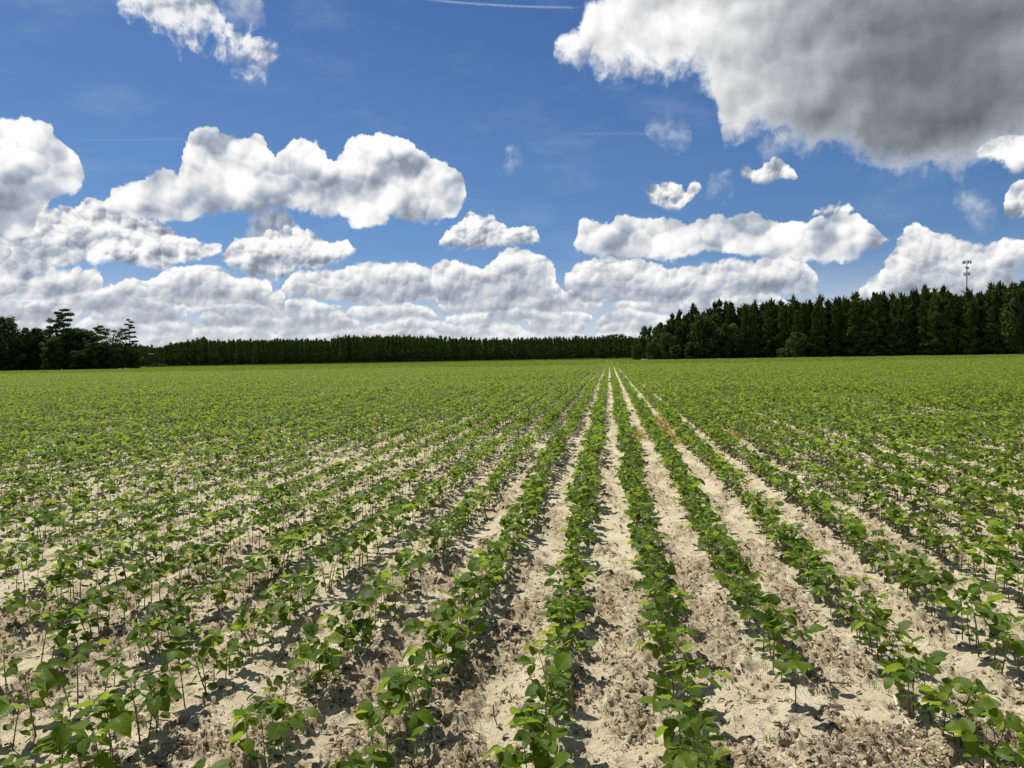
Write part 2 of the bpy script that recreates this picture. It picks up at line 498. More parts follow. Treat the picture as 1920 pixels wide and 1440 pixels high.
def copy_tree(src, loc, rz, s, tilt=(0, 0)):
    """A thing and each of its parts; copies share mesh data."""
    r = src.copy()
    COL.objects.link(r)
    r.location, r.rotation_euler, r.scale = loc, (tilt[0], tilt[1], rz), s if isinstance(s, tuple) else (s, s, s)
    kids = []
    for ch in src.children:
        c = ch.copy()
        COL.objects.link(c)
        c.parent = r
        kids.append(c)
    return r, kids


def mat(name):
    m = bpy.data.materials.new(name)
    m.use_nodes = True
    T = NT(m.node_tree)
    T.n.clear()
    T.out = T.new('ShaderNodeOutputMaterial')
    return m, T


def principled(T, col, rough=0.6, spec=0.4, normal=None):
    p = T.new('ShaderNodeBsdfPrincipled')
    T.put(p.inputs['Base Color'], (*col, 1) if isinstance(col, tuple) else col)
    T.put(p.inputs['Roughness'], rough)
    p.inputs['Specular IOR Level'].default_value = spec
    if normal is not None:
        T.l.new(normal, p.inputs['Normal'])
    return p.outputs[0]


def attr(T, name):
    n = T.new('ShaderNodeAttribute', attribute_name=name)
    return n.outputs['Fac']


def bump(T, h, strength, dist):
    b = T.new('ShaderNodeBump')
    b.inputs['Strength'].default_value = strength
    b.inputs['Distance'].default_value = dist
    T.l.new(h, b.inputs['Height'])
    return b.outputs[0]


# ------------------------------------------------------------------ value noise in numpy
_lat = rng.random((64, 256, 256)).astype(np.float32)


def vnoise(x, y, sx, sy, k):
    x, y = np.asarray(x) / sx + 37.3 * k, np.asarray(y) / sy + 11.7 * k
    i, j = np.floor(x).astype(np.int64), np.floor(y).astype(np.int64)
    fx, fy = x - i, y - j
    fx, fy = fx * fx * (3 - 2 * fx), fy * fy * (3 - 2 * fy)
    L = _lat[k % 64]
    i0, i1, j0, j1 = i & 255, (i + 1) & 255, j & 255, (j + 1) & 255
    return (L[i0, j0] * (1 - fx) + L[i1, j0] * fx) * (1 - fy) + (L[i0, j1] * (1 - fx) + L[i1, j1] * fx) * fy


def sstep(a, b, x):
    t = np.clip((x - a) / (b - a), 0, 1)
    return t * t * (3 - 2 * t)


# ------------------------------------------------------------------ ground
ROW0, ROWS = 0.25, 0.515


_d = ray(1822, 1308)
HOLE = (_d.x * CAM_H / -_d.z, _d.y * CAM_H / -_d.z)      # the deep hollow by the right hand rows
_d = ray(1492, 1344)
LONE = (_d.x * CAM_H / -_d.z, _d.y * CAM_H / -_d.z)      # the plant that stands alone


def roughness_map(x, y):
    """Where the tilth is broken and crumbly (1) rather than washed smooth sand (0)."""
    ph = (x - ROW0) / ROWS
    mid = np.abs(ph - np.floor(ph) - 0.5) * 2          # 0 midway between rows, 1 on a row
    n = 0.55 * vnoise(x, y, 0.16, 0.5, 1) + 0.3 * vnoise(x, y, 0.07, 0.12, 2) + 0.25 * vnoise(x, y, 0.9, 2.2, 3)
    return sstep(0.44, 0.70, n + 0.22 * (vnoise(x, y, 0.035, 0.04, 14) - 0.5) + 0.10 * (0.5 - mid) + 0.05 * sstep(-0.6, 0.8, x))


def ground_z(x, y):
    x, y = np.asarray(x, float), np.asarray(y, float)
    d = np.hypot(x, y)
    ph = (x - ROW0) / ROWS
    on = np.abs(ph - np.round(ph)) * ROWS
    rg = roughness_map(x, y)
    f1 = vnoise(x, y, 0.055, 0.06, 5)
    f2 = vnoise(x, y, 0.024, 0.022, 6)
    f3 = vnoise(x, y, 0.012, 0.012, 9)
    h = 0.030 * (vnoise(x, y, 0.35, 0.9, 4) - 0.5) + 0.016 * (vnoise(x, y, 0.13, 0.18, 7) - 0.5)
    h += rg * (0.040 * np.abs(f1 - 0.5) * 2 + 0.034 * (f2 - 0.5) + 0.016 * (f3 - 0.5) + 0.004)
    h += (0.008 * (f2 - 0.5) + 0.004 * (f3 - 0.5)) * (1 - rg)
    pit = sstep(0.74, 0.9, vnoise(x, y, 0.07, 0.085, 8))
    h -= 0.045 * pit * sstep(0.2, 0.02, on - 0.06 * (vnoise(x, y, 0.2, 0.3, 12) - 0.2))
    u_, v_ = (x - HOLE[0]) * 0.83 + (y - HOLE[1]) * -0.55, (x - HOLE[0]) * 0.55 + (y - HOLE[1]) * 0.83
    h -= 0.075 * np.exp(-(u_ / 0.065) ** 2 - (v_ / 0.022) ** 2)
    h += 0.012 * np.cos(2 * np.pi * ph) * sstep(0.1, 0.7, vnoise(x, y, 0.7, 1.6, 10))
    return h * sstep(60, 14, d)


def make_ground():
    m, T = mat('sandy_soil')
    geo = T.new('ShaderNodeNewGeometry').outputs['Position']
    gx, gy, gz = T.sep(geo)
    rg = attr(T, 'tone')
    n1 = T.noise(geo, 28, 7, 0.68)
    n2 = T.noise(geo, 130, 5, 0.65)
    n3 = T.noise(geo, 4.0, 5, 0.6)
    strk = T.noise(T.xyz(T.m('MULTIPLY', gx, 5.0), T.m('MULTIPLY', gy, 1.2), 0.0), 3.0, 5, 0.6)
    sand = T.mixc(T.mr(n3, 0.35, 0.7), (0.50, 0.43, 0.29), (0.645, 0.575, 0.42))
    sand = T.mixc(T.m('MULTIPLY', T.mr(n2, 0.42, 0.72), 0.75), sand, (0.27, 0.20, 0.12))
    crumb = T.mixc(T.mr(n1, 0.35, 0.65), (0.085, 0.058, 0.032), (0.37, 0.285, 0.17))
    f = T.mr(T.m('ADD', T.m('ADD', T.m('MULTIPLY', rg, 0.50), T.m('MULTIPLY', T.m('SUBTRACT', n1, 0.5), 2.2)), T.m('MULTIPLY', T.m('SUBTRACT', strk, 0.5), 0.5)), 0.22, 0.72)
    col = T.mixc(T.m('MULTIPLY', f, 0.8), sand, crumb)
    specks = T.mr(T.voro(geo, 95, 1.0, 0.5, 2.0, dim='3D'), 0.20, 0.08)
    col = T.mixc(T.m('MULTIPLY', specks, 0.75), col, (0.10, 0.07, 0.045))
    h = T.m('ADD', T.m('MULTIPLY', n2, 0.7), T.m('MULTIPLY', n1, 1.0))
    nb = bump(T, h, 0.9, 0.014)
    T.l.new(principled(T, col, 0.95, 0.15, nb), T.out.inputs[0])

    a0 = yaw
    fine = np.linspace(-R(44), R(44), 700)
    rest = np.linspace(R(44), 2 * math.pi - R(44), 46)[1:-1]
    th = np.concatenate([fine, rest])
    rr = [0.6]
    while rr[-1] < 4000:
        r_ = rr[-1]
        rr.append(r_ * (1.05 if r_ < 2.0 else 1.0034 if r_ < 8 else 1.008 if r_ < 26 else 1.05))
    rr = np.array(rr)
    TH, RR = np.meshgrid(th, rr)
    X, Y = RR * np.sin(TH - a0), RR * np.cos(TH - a0)
    Z = ground_z(X, Y)
    nr, nc = TH.shape
    co = np.stack([X, Y, Z], -1).reshape(-1, 3)
    co = np.vstack([co, [[0, 0, 0]]])
    i = np.arange(nr - 1)[:, None] * nc + np.arange(nc)[None, :]
    j = np.arange(nr - 1)[:, None] * nc + (np.arange(nc)[None, :] + 1) % nc
    quads = np.stack([i, i + nc, j + nc, j], -1).reshape(-1, 4)
    me = bpy.data.meshes.new('ground')
    nq = len(quads)
    tri = np.stack([np.full(nc, nr * nc), np.arange(nc), (np.arange(nc) + 1) % nc], -1)
    me.vertices.add(len(co))
    me.vertices.foreach_set('co', co.ravel())
    me.loops.add(nq * 4 + nc * 3)
    me.loops.foreach_set('vertex_index', np.concatenate([quads[:, ::-1].ravel(), tri[:, ::-1].ravel()]).astype(np.int32))
    me.polygons.add(nq + nc)
    me.polygons.foreach_set('loop_start', np.concatenate([np.arange(nq) * 4, nq * 4 + np.arange(nc) * 3]).astype(np.int32))
    me.polygons.foreach_set('use_smooth', np.ones(nq + nc, bool))
    at = me.attributes.new('tone', 'FLOAT', 'POINT')
    at.data.foreach_set('value', np.append(roughness_map(X, Y).ravel(), 0).astype(np.float32))
    me.materials.append(m)
    me.update(calc_edges=True)
    me.validate()
    if me.polygons[0].normal.z < 0:
        me.flip_normals()
    return tag(link('ground', me), kind='structure')


make_ground()


# ------------------------------------------------------------------ scattering (only for what nobody could count)
def scatter(name, pos, rot, scl, idx, protos, label, cat):
    n = len(pos)
    col = bpy.data.collections.new(name + '_kinds')
    for k, me in enumerate(protos):
        col.objects.link(bpy.data.objects.new('%s_kind_%02d' % (name, k), me))
    me = bpy.data.meshes.new(name)
    me.vertices.add(n)
    me.vertices.foreach_set('co', np.asarray(pos, np.float32).ravel())
    for nm, ty, key, arr in (('rot', 'FLOAT_VECTOR', 'vector', rot), ('scl', 'FLOAT_VECTOR', 'vector', scl), ('idx', 'INT', 'value', idx)):
        a = me.attributes.new(nm, ty, 'POINT')
        a.data.foreach_set(key, np.ascontiguousarray(arr, np.int32 if ty == 'INT' else np.float32).ravel())
    o = link(name, me)
    g = bpy.data.node_groups.new(name, 'GeometryNodeTree')
    g.interface.new_socket('Geometry', in_out='INPUT', socket_type='NodeSocketGeometry')
    g.interface.new_socket('Geometry', in_out='OUTPUT', socket_type='NodeSocketGeometry')
    N, L = g.nodes, g.links
    gi, go = N.new('NodeGroupInput'), N.new('NodeGroupOutput')
    ci = N.new('GeometryNodeCollectionInfo')
    ci.inputs['Collection'].default_value = col
    ci.inputs['Separate Children'].default_value = True
    ci.inputs['Reset Children'].default_value = True
    ip = N.new('GeometryNodeInstanceOnPoints')
    ip.inputs['Pick Instance'].default_value = True

    def na(nm, ty):
        q = N.new('GeometryNodeInputNamedAttribute')
        q.data_type = ty
        q.inputs['Name'].default_value = nm
        return next(s for s in q.outputs if s.enabled and s.name == 'Attribute')
    er = N.new('FunctionNodeEulerToRotation')
    L.new(na('rot', 'FLOAT_VECTOR'), er.inputs[0])
    L.new(gi.outputs[0], ip.inputs['Points'])
    L.new(ci.outputs[0], ip.inputs['Instance'])
    L.new(na('idx', 'INT'), ip.inputs['Instance Index'])
    L.new(er.outputs[0], ip.inputs['Rotation'])
    L.new(na('scl', 'FLOAT_VECTOR'), ip.inputs['Scale'])
    L.new(ip.outputs[0], go.inputs[0])
    md = o.modifiers.new('scatter', 'NODES')
    md.node_group = g
    return tag(o, label, cat, kind='stuff')


# ------------------------------------------------------------------ soybean plants
def leaf_material(name, dark, light, yellow=None):
    m, T = mat(name)
    uv = T.new('ShaderNodeUVMap').outputs[0]
    t, s_, _ = T.sep(uv)                       # t along the midrib, s across (0.5 = midrib)
    sa = T.m('ABSOLUTE', T.m('SUBTRACT', s_, 0.5))
    ph = T.m('MULTIPLY', T.m('SUBTRACT', t, T.m('MULTIPLY', sa, 0.55)), 7.0)
    v = T.m('ABSOLUTE', T.m('SUBTRACT', T.m('FRACT', ph), 0.5))
    vein = T.m('MAXIMUM', T.mr(v, 0.10, 0.02), T.mr(sa, 0.035, 0.008))
    oi = T.new('ShaderNodeObjectInfo').outputs['Random']
    tone = attr(T, 'tone')
    r = T.m('FRACT', T.m('ADD', T.m('MULTIPLY', oi, 0.7), tone))
    gp = T.new('ShaderNodeNewGeometry')
    pn = T.noise(gp.outputs['Position'], 60, 3, 0.6)
    base = T.mixc(T.mr(T.m('ADD', T.m('MULTIPLY', r, 0.8), T.m('MULTIPLY', pn, 0.4)), 0.1, 1.1, kind='LINEAR'), dark, light)
    if yellow:
        base = T.mixc(T.mr(T.m('ADD', pn, T.m('MULTIPLY', T.m('SUBTRACT', sa, 0.2), 0.8)), 0.35, 0.85), base, yellow)
    base = T.mixc(T.m('MULTIPLY', vein, 0.6), base, (0.22, 0.30, 0.07))
    base = T.mixc(gp.outputs['Backfacing'], base, T.mixc(0.5, base, (0.27, 0.32, 0.14)))
    nb = bump(T, T.m('SUBTRACT', T.m('MULTIPLY', pn, 0.4), vein), 0.9, 0.003)
    pr = principled(T, base, 0.5, 0.24, nb)
    tr = T.new('ShaderNodeBsdfTranslucent')
    T.put(tr.inputs[0], T.mixc(1.0, base, (1.65, 1.75, 0.4), 'MULTIPLY'))
    mx = T.new('ShaderNodeMixShader')
    mx.inputs[0].default_value = 0.46
    T.l.new(pr, mx.inputs[1])
    T.l.new(tr.outputs[0], mx.inputs[2])
    T.l.new(mx.outputs[0], T.out.inputs[0])
    return m


def stem_material():
    m, T = mat('soybean_stem')
    p = T.new('ShaderNodeTexCoord').outputs['Object']
    z = T.sep(p)[2]
    c = T.mixc(T.mr(z, 0.02, 0.16), (0.10, 0.075, 0.035), (0.17, 0.20, 0.06))
    T.l.new(principled(T, c, 0.65, 0.3), T.out.inputs[0])
    return m


M_LEAF = leaf_material('soybean_leaf', (0.041, 0.086, 0.005), (0.126, 0.200, 0.009))
M_YELLOW = leaf_material('soybean_leaf_yellowing', (0.09, 0.15, 0.010), (0.15, 0.22, 0.015), (0.30, 0.29, 0.025))
M_STEM = stem_material()


def leaflet(mb, M, L, W, droop, fold, ns, nw, tone, r):
    """One ovate leaflet from the origin along +X (blade up +Z), curved along and folded across its midrib."""
    vs, uv, fs = [], [], []
    tw = r.uniform(-0.25, 0.25)
    for i in range(ns + 1):
        t = i / ns
        w = W * 0.5 * (max(math.sin(math.pi * min(1, 0.02 + 0.98 * t ** 0.78)), 0.0) ** 0.72) * (1 - 0.12 * t)
        a = droop * t
        x = L * (t - 0.16 * abs(droop) * t * t)
        z = -L * math.sin(a) * t * 0.55
        for j in range(-nw, nw + 1):
            s = j / nw
            f = fold * (1 - 0.3 * t)
            y = w * s * math.cos(f)
            zz = z + w * abs(s) * math.sin(f) - 0.10 * w * s * s + tw * w * s * t * 0.8
            if ns > 5:
                zz += 0.028 * L * math.sin(t * 11 + abs(s) * 4 + tw * 9) * abs(s)
            vs.append(M @ Vector((x, y, zz)))
            uv.append((t, 0.5 + 0.5 * s))
    k = 2 * nw + 1
    for i in range(ns):
        for j in range(2 * nw):
            fs.append((i * k + j, (i + 1) * k + j, (i + 1) * k + j + 1, i * k + j + 1))
    mb.add(vs, fs, 0, tone, uv)


def frame(az, elev, rollv=0.0):
    return Matrix.Rotation(az, 4, 'Z') @ Matrix.Rotation(-elev, 4, 'Y') @ Matrix.Rotation(rollv, 4, 'X')


def plant_parts(seed, lod, k=1.0):
    """A young soybean: (stem MB, [leaf MB]).  lod 0 near, 1 middle, 2 far."""
    r = random.Random(seed)
    ns, nw = ((8, 2), (3, 1), (2, 1))[lod]
    H = r.uniform(0.135, 0.20) * k
    lean, la = r.uniform(0, 0.22), r.uniform(0, 6.28)

    def at(q):
        return Vector((math.cos(la) * lean * H * q * q, math.sin(la) * lean * H * q * q, H * q))
    stem = MB()
    n = (9, 3, 2)[lod]
    stem.tube([at(i / (n - 1)) - Vector((0, 0, 0.012 if i == 0 else 0)) for i in range(n)], [(0.0030 - 0.0014 * i / (n - 1)) * (1 if lod < 2 else 1.3) for i in range(n)], (6, 4, 3)[lod])
    leaves = []
    phi = r.uniform(0, 6.28)

    def leaf(q, az, pet, el, Ls, tri=True):
        mb = MB()
        b = at(q)
        tone = r.random()
        d = frame(az, el) @ Vector((1, 0, 0))
        mid = b + d * pet * 0.55 + Vector((0, 0, 0.004))
        e = b + d * pet - Vector((0, 0, pet * 0.05))
        if lod < 2:
            mb.tube([b, mid, e] if lod == 0 else [b, e], [0.0013, 0.0011, 0.0010][:3 if lod == 0 else 2], 4 if lod == 0 else 3, 1, tone, False)
        ln = r.uniform(-0.35, 0.55)
        if tri:
            for da, kk, off in ((0, 1.0, pet * 0.16 + 0.008), (1.25, 0.88, 0.0), (-1.25, 0.88, 0.0)):
                a2 = az + da * r.uniform(0.8, 1.1)
                el2 = (el * 0.25 if da == 0 else 0.05) + ln * 0.6 + r.uniform(-0.65, 0.55)
                o = e + d * off
                if off and lod == 0:
                    mb.tube([e, o], [0.0009, 0.0008], 3, 1, tone, False)
                M = Matrix.Translation(o) @ frame(a2, el2, r.uniform(-0.75, 0.75) + (2.7 if r.random() < 0.05 else 0))
                leaflet(mb, M, Ls * kk * r.uniform(0.9, 1.1), Ls * kk * r.uniform(0.70, 0.88), r.uniform(0.1, 0.75), r.uniform(0.10, 0.55), ns, nw, tone + r.uniform(-0.08, 0.08), r)
        else:
            M = Matrix.Translation(e) @ frame(az, el * 0.2 + r.uniform(-0.5, 0.2), r.uniform(-0.4, 0.4))
            leaflet(mb, M, Ls, Ls * 0.86, r.uniform(0.1, 0.5), r.uniform(0.0, 0.3), ns, nw, tone, r)
        leaves.append(mb)
    if r.random() < 0.85 or lod == 2:
        for s in (0, 1):
            if r.random() < 0.85:
                leaf(0.36, phi + 1.57 + s * 3.14 + r.uniform(-0.3, 0.3), 0.020 * k, r.uniform(0.1, 0.6), r.uniform(0.034, 0.048) * k, False)
    leaf(0.60, phi + r.uniform(-0.3, 0.3), r.uniform(0.045, 0.075) * k, r.uniform(0.35, 0.85), r.uniform(0.054, 0.070) * k)
    leaf(0.80, phi + 3.14 + r.uniform(-0.4, 0.4), r.uniform(0.05, 0.085) * k, r.uniform(0.5, 1.0), r.uniform(0.060, 0.080) * k)
    leaf(0.97, phi + r.uniform(-0.5, 0.5), r.uniform(0.03, 0.055) * k, r.uniform(0.75, 1.2), r.uniform(0.040, 0.060) * k)
    if r.random() < 0.7:
        leaf(1.0, phi + 2.6 + r.uniform(-0.5, 0.5), 0.014 * k, r.uniform(1.0, 1.4), r.uniform(0.020, 0.032) * k)
    return stem, leaves


def whole(seed, lod, k=1.0):
    st, lv = plant_parts(seed, lod, k)
    mb = MB()
    mb.merge(st)
    mb.mi = [1] * len(mb.f)
    for q in lv:
        mb.merge(q)
    return mb


NVAR = 14
protos, near_full, near_mid = [], [], []
HOLD = bpy.data.collections.new('plant_kinds')
for v in range(NVAR):
    st, lv = plant_parts(100 + v, 0, 1.14)
    protos.append((st.mesh('stem', [M_STEM]), [q.mesh('leaf', [M_LEAF, M_STEM]) for q in lv]))
    near_full.append(whole(100 + v, 0, 1.14).mesh('soybean', [M_LEAF, M_STEM]))
    near_mid.append(whole(100 + v, 1, 1.28).mesh('soybean_middle', [M_LEAF, M_STEM]))

FIELD_PX = [-700, 0, 255, 262, 300, 700, 1100, 1184, 1194, 1920, 2500]
FIELD_D = [245, 250, 252, 385, 380, 350, 378, 382, 246, 180, 150]


def project(P):
    """World points (n,3) -> photo px, py, depth."""
    P = np.asarray(P, float) - np.array([0, 0, CAM_H])
    z = P @ np.array(FWD)
    zz = np.where(z > 0.05, z, 0.05)
    return 960 + FPX * (P @ np.array(RGT)) / zz, 720 - FPX * (P @ np.array(UPV)) / zz, z


def in_field(x, y, back=0.0):
    px, py, z = project(np.stack([x, y, np.zeros_like(x)], -1))
    return (z > 0.5) & (z < np.interp(px, FIELD_PX, FIELD_D) - back) & (px > -420) & (px < 2340)


def row_points(y0, y1, step, xr):
    """Jittered seed positions along every row between two distances."""
    ks = np.arange(math.floor((-xr - ROW0) / ROWS), math.ceil((xr - ROW0) / ROWS) + 1)
    ys = np.arange(y0, y1, step)
    K, Yg = np.meshgrid(ks, ys)
    K, Yg = K.ravel(), Yg.ravel()
    return K, Yg


# plants out to 30 m, one by one
K, Yg = row_points(0.9, 30.0, 0.062, 40.0)
Y = Yg + rng.uniform(-0.03, 0.03, len(Yg))
X = ROW0 + K * ROWS + rng.normal(0, 0.014, len(K)) + 0.02 * np.sin(Y * 0.7 + K)
vig = vnoise(X, Y, 1.6, 2.6, 20) * 0.6 + vnoise(X, Y, 0.5, 0.9, 21) * 0.4
left_thin = sstep(-0.55, -1.1, X) * sstep(16.0, 11.0, Y)
keep = rng.random(len(X)) > 0.05 + 0.06 * left_thin + 0.08 * sstep(7.0, 4.5, Y) + 0.45 * sstep(0.36, 0.20, vnoise(X, Y, 0.4, 0.26, 25)) * sstep(11, 5, Y) + 0.5 * sstep(0.30, 0.16, vig) + 0.25 * sstep(0.9, 1.8, X) * sstep(5, 3.4, Y)
px, py, pz = project(np.stack([X, Y, np.full_like(X, 0.12)], -1))
keep &= (px > -260) & (px < 2180) & (py < 1640)
K, X, Y, vig, px, py, pz = (a[keep] for a in (K, X, Y, vig, px, py, pz))
own = (K == 1) & (Y < LONE[1] + 0.30)                     # nothing else near the lone plant
far_ = np.hypot(X - HOLE[0], Y - HOLE[1]) > 0.10
alone = np.flatnonzero(own)[0]
X[alone], Y[alone], vig[alone] = LONE[0], LONE[1], 0.5
keep = (~own & far_)
keep[alone] = True
K, X, Y, vig = (a[keep] for a in (K, X, Y, vig))
px, py, pz = project(np.stack([X, Y, np.full_like(X, 0.12)], -1))
S = 0.98 + 0.55 * (vig - 0.45) + rng.normal(0, 0.08, len(X)) - 0.06 * sstep(-0.6, -1.2, X)
S = np.clip(S, 0.55, 1.35)
Z = ground_z(X, Y) - 0.002
RZ = rng.uniform(0, 6.283, len(X))
VI = rng.integers(0, NVAR, len(X))
TX, TY = rng.normal(0, 0.10, len(X)), rng.normal(0, 0.10, len(X))

# the 300 that show largest stand as plants of their own
pxt, pyt, _ = project(np.stack([X, Y, Z + 0.16 * S], -1))
inframe = (px > -10) & (px < 1930) & (pyt < 1432) & (pz > 1.0)
size = np.where(inframe, S / pz, 0)
order = np.argsort(-size)[:300]
single = np.zeros(len(X), bool)
single[order] = True
WORDS = {1: 'first', 2: 'second', 3: 'third', 4: 'fourth', 5: 'fifth', 6: 'sixth', 7: 'seventh', 8: 'eighth', 9: 'ninth', 10: 'tenth', 11: 'eleventh', 12: 'twelfth'}


def nth(n):
    return '%d%s' % (n, 'th' if 10 < n % 100 < 14 else {1: 'st', 2: 'nd', 3: 'rd'}.get(n % 10, 'th'))


masters = [None] * NVAR
count = {}
for i in sorted(order, key=lambda q: (K[q], Y[q])):
    v = VI[i]
    loc, sc = (X[i], Y[i], Z[i]), float(S[i])
    if masters[v] is None:
        r_ = empty('soybean_plant', loc, RZ[i], sc)
        r_.rotation_euler = (TX[i], TY[i], RZ[i])
        stm, lvs = protos[v]
        kids = [link('stem', stm, r_)] + [link('leaf', q, r_) for q in lvs]
        masters[v] = r_
    else:
        r_, kids = copy_tree(masters[v], loc, RZ[i], sc, (TX[i], TY[i]))
    k = int(K[i])
    count[k] = count.get(k, 0) + 1
    side = 'right' if k >= 0 else 'left'
    rn = k + 1 if k >= 0 else -k
    look = 'tall' if sc > 1.12 else 'small' if sc < 0.86 else 'young'
    yel = rng.random() < 0.07 and len(kids) > 3
    tag(r_, '%s%s soybean plant, %s from near end of %s row %s of middle strip' % ('yellow tinged ' if yel else '', look, nth(count[k]), WORDS.get(rn, nth(rn)), side),
        'soybean plant', 'soybean plants standing in rows on the sandy field')
    for c in kids:
        if 'label' in c:
            del c['label']
    if yel:
        c = kids[-2]
        c.material_slots[0].link = 'OBJECT'
        c.material_slots[0].material = M_YELLOW
        c['label'] = 'yellowing leaf'

# everything else in the field is one crop that nobody could count
pos, rot, scl, idx = [], [], [], []
crop = list(near_full) + list(near_mid)


def put(x, y, z, rx, ry, rz, s, ix):
    pos.append(np.stack([x, y, z], -1))
    rot.append(np.stack([rx, ry, rz], -1))
    scl.append(np.stack([s, s, s], -1) if s.ndim == 1 else s)
    idx.append(ix)


r1 = ~single & (pz < 9.5)
r2 = ~single & (pz >= 9.5)
put(X[r1], Y[r1], Z[r1], TX[r1], TY[r1], RZ[r1], S[r1], VI[r1])
put(X[r2], Y[r2], Z[r2], TX[r2], TY[r2], RZ[r2], S[r2] * 1.05, VI[r2] + NVAR)

# 30 - 110 m: metre lengths of row
SEG = 1.2
segs0 = len(crop)
NSEG = 8
for v in range(NSEG):
    r = random.Random(900 + v)
    mb = MB()
    for q in range(15):
        if r.random() < 0.08:
            continue
        M = Matrix.Translation((r.gauss(0, 0.02), (q + 0.5) / 15 * SEG - SEG / 2, 0)) @ Matrix.Rotation(r.uniform(0, 6.28), 4, 'Z') @ Matrix.Scale(r.uniform(0.85, 1.25), 4)
        mb.merge(whole(2000 + v * 20 + q, 2, 1.34), M, r.uniform(-0.2, 0.2))
    crop.append(mb.mesh('soybean_row', [M_LEAF, M_STEM]))
k2, y2 = row_points(30.0 + SEG / 2, 112.0, SEG, 130.0)
x2 = ROW0 + k2 * ROWS
ok = in_field(x2, y2)
x2, y2 = x2[ok], y2[ok]
n2 = len(x2)
s2 = 0.92 + 0.5 * (vnoise(x2, y2, 3, 6, 22) - 0.4) + rng.normal(0, 0.10, n2)
z2 = ground_z(x2, y2)
fl = rng.integers(0, 2, n2) * math.pi
put(x2, y2, z2, np.zeros(n2), np.zeros(n2), fl, np.stack([np.clip(s2, 0.75, 1.3), np.full(n2, 1.0), np.clip(s2, 0.7, 1.3)], -1), rng.integers(0, NSEG, n2) + segs0)

# beyond: blocks of four rows
blk0 = len(crop)
NBLK = 5
BL = 3.0
for v in range(NBLK):
    r = random.Random(1500 + v)
    mb = MB()
    for c_ in range(4):
        for q in range(34):
            a = MB()
            for e in range(7):
                leaflet(a, Matrix.Translation((r.gauss(0, 0.06), r.gauss(0, 0.05), r.uniform(0.09, 0.33))) @ frame(r.uniform(0, 6.28), r.uniform(-1.35, 1.35), r.uniform(-1.2, 1.2) + (2.7 if r.random() < 0.07 else 0)), 0.125, 0.105, 0.3, 0.2, 2, 1, r.random(), r)
            mb.merge(a, Matrix.Translation(((c_ - 1.5) * ROWS, (q + 0.5) / 34 * BL - BL / 2, 0)))
    crop.append(mb.mesh('soybean_block', [M_LEAF, M_STEM]))
gx, gy = np.meshgrid(ROW0 + ROWS * 1.5 + np.arange(-160, 160) * 4 * ROWS, np.arange(112.0, 430.0, BL))
gx, gy = gx.ravel(), gy.ravel()
ok = in_field(gx, gy, 2.5)
gx, gy = gx[ok], gy[ok]
n3 = len(gx)
s3 = np.clip(0.95 + 0.35 * (vnoise(gx, gy, 9, 15, 23) - 0.5) + rng.normal(0, 0.11, n3), 0.7, 1.3)
put(gx, gy, np.zeros(n3), np.zeros(n3), np.zeros(n3), rng.integers(0, 2, n3) * math.pi, np.stack([np.full(n3, 1.02), np.full(n3, 1.02), s3], -1), rng.integers(0, NBLK, n3) + blk0)
scatter('soybean_crop', np.concatenate(pos), np.concatenate(rot), np.concatenate(scl), np.concatenate(idx), crop,
        'green soybean crop in long straight rows stretching to the far woods', 'crop')


# ------------------------------------------------------------------ clods, straw and weeds lying on the soil
def soil_piece_material(name, a, b, rough=0.95):
    m, T = mat(name)
    oi = T.new('ShaderNodeObjectInfo').outputs['Random']
    p = T.new('ShaderNodeNewGeometry').outputs['Position']
    n = T.noise(p, 150, 4, 0.6)
    c = T.mixc(T.mr(T.m('ADD', oi, T.m('MULTIPLY', T.m('SUBTRACT', n, 0.5), 0.8)), 0.0, 1.0), a, b)
    T.l.new(principled(T, c, rough, 0.15, bump(T, n, 0.6, 0.004)), T.out.inputs[0])
    return m


M_CLOD = soil_piece_material('crumbled_soil', (0.16, 0.11, 0.07), (0.58, 0.48, 0.33))
M_STRAW = soil_piece_material('dead_straw', (0.055, 0.04, 0.028), (0.42, 0.34, 0.22), 0.8)
M_DARK = soil_piece_material('rotted_bark', (0.035, 0.026, 0.02), (0.10, 0.075, 0.055))
M_PALE = soil_piece_material('bleached_stem', (0.50, 0.44, 0.34), (0.62, 0.56, 0.46), 0.7)
M_DRY = soil_piece_material('dry_grass_blade', (0.45, 0.33, 0.08), (0.58, 0.46, 0.16), 0.7)
M_GRASS = soil_piece_material('green_grass_blade', (0.14, 0.20, 0.03), (0.26, 0.31, 0.07), 0.6)


def lump(seed, flat=0.7, sub=2, amp=0.28):
    bm = bmesh.new()
    bmesh.ops.create_icosphere(bm, subdivisions=sub, radius=1.0)
    r = random.Random(seed)
    o = Vector((r.uniform(0, 99), r.uniform(0, 99), r.uniform(0, 99)))
    from mathutils import noise as mn
    for v in bm.verts:
        k = 1 + amp * mn.noise(v.co * 1.3 + o) * 1.6 + amp * 0.7 * mn.noise(v.co * 3.1 + o)
        v.co = Vector((v.co.x * k, v.co.y * k * 0.85, v.co.z * k * flat))
    return bm


def lump_mesh(seed, m, **kw):
    bm = lump(seed, **kw)
    me = bpy.data.meshes.new('clod')
    bm.to_mesh(me)
    bm.free()
    me.materials.append(m)
    return me


def frame_points(n, dmin, dmax, power=1.0):
    """Random ground points inside the view (and a little round it), denser towards the camera."""
    u = rng.random(n)
    z = dmin * (dmax / dmin) ** (u ** power)
    b = rng.uniform(-160, 2080, n)
    f = np.array([FWD.x, FWD.y]) / math.hypot(FWD.x, FWD.y)
    rt = np.array([f[1], -f[0]])
    xy = z[:, None] * f + (z * (b - 960) / FPX)[:, None] * rt
    return xy[:, 0], xy[:, 1]


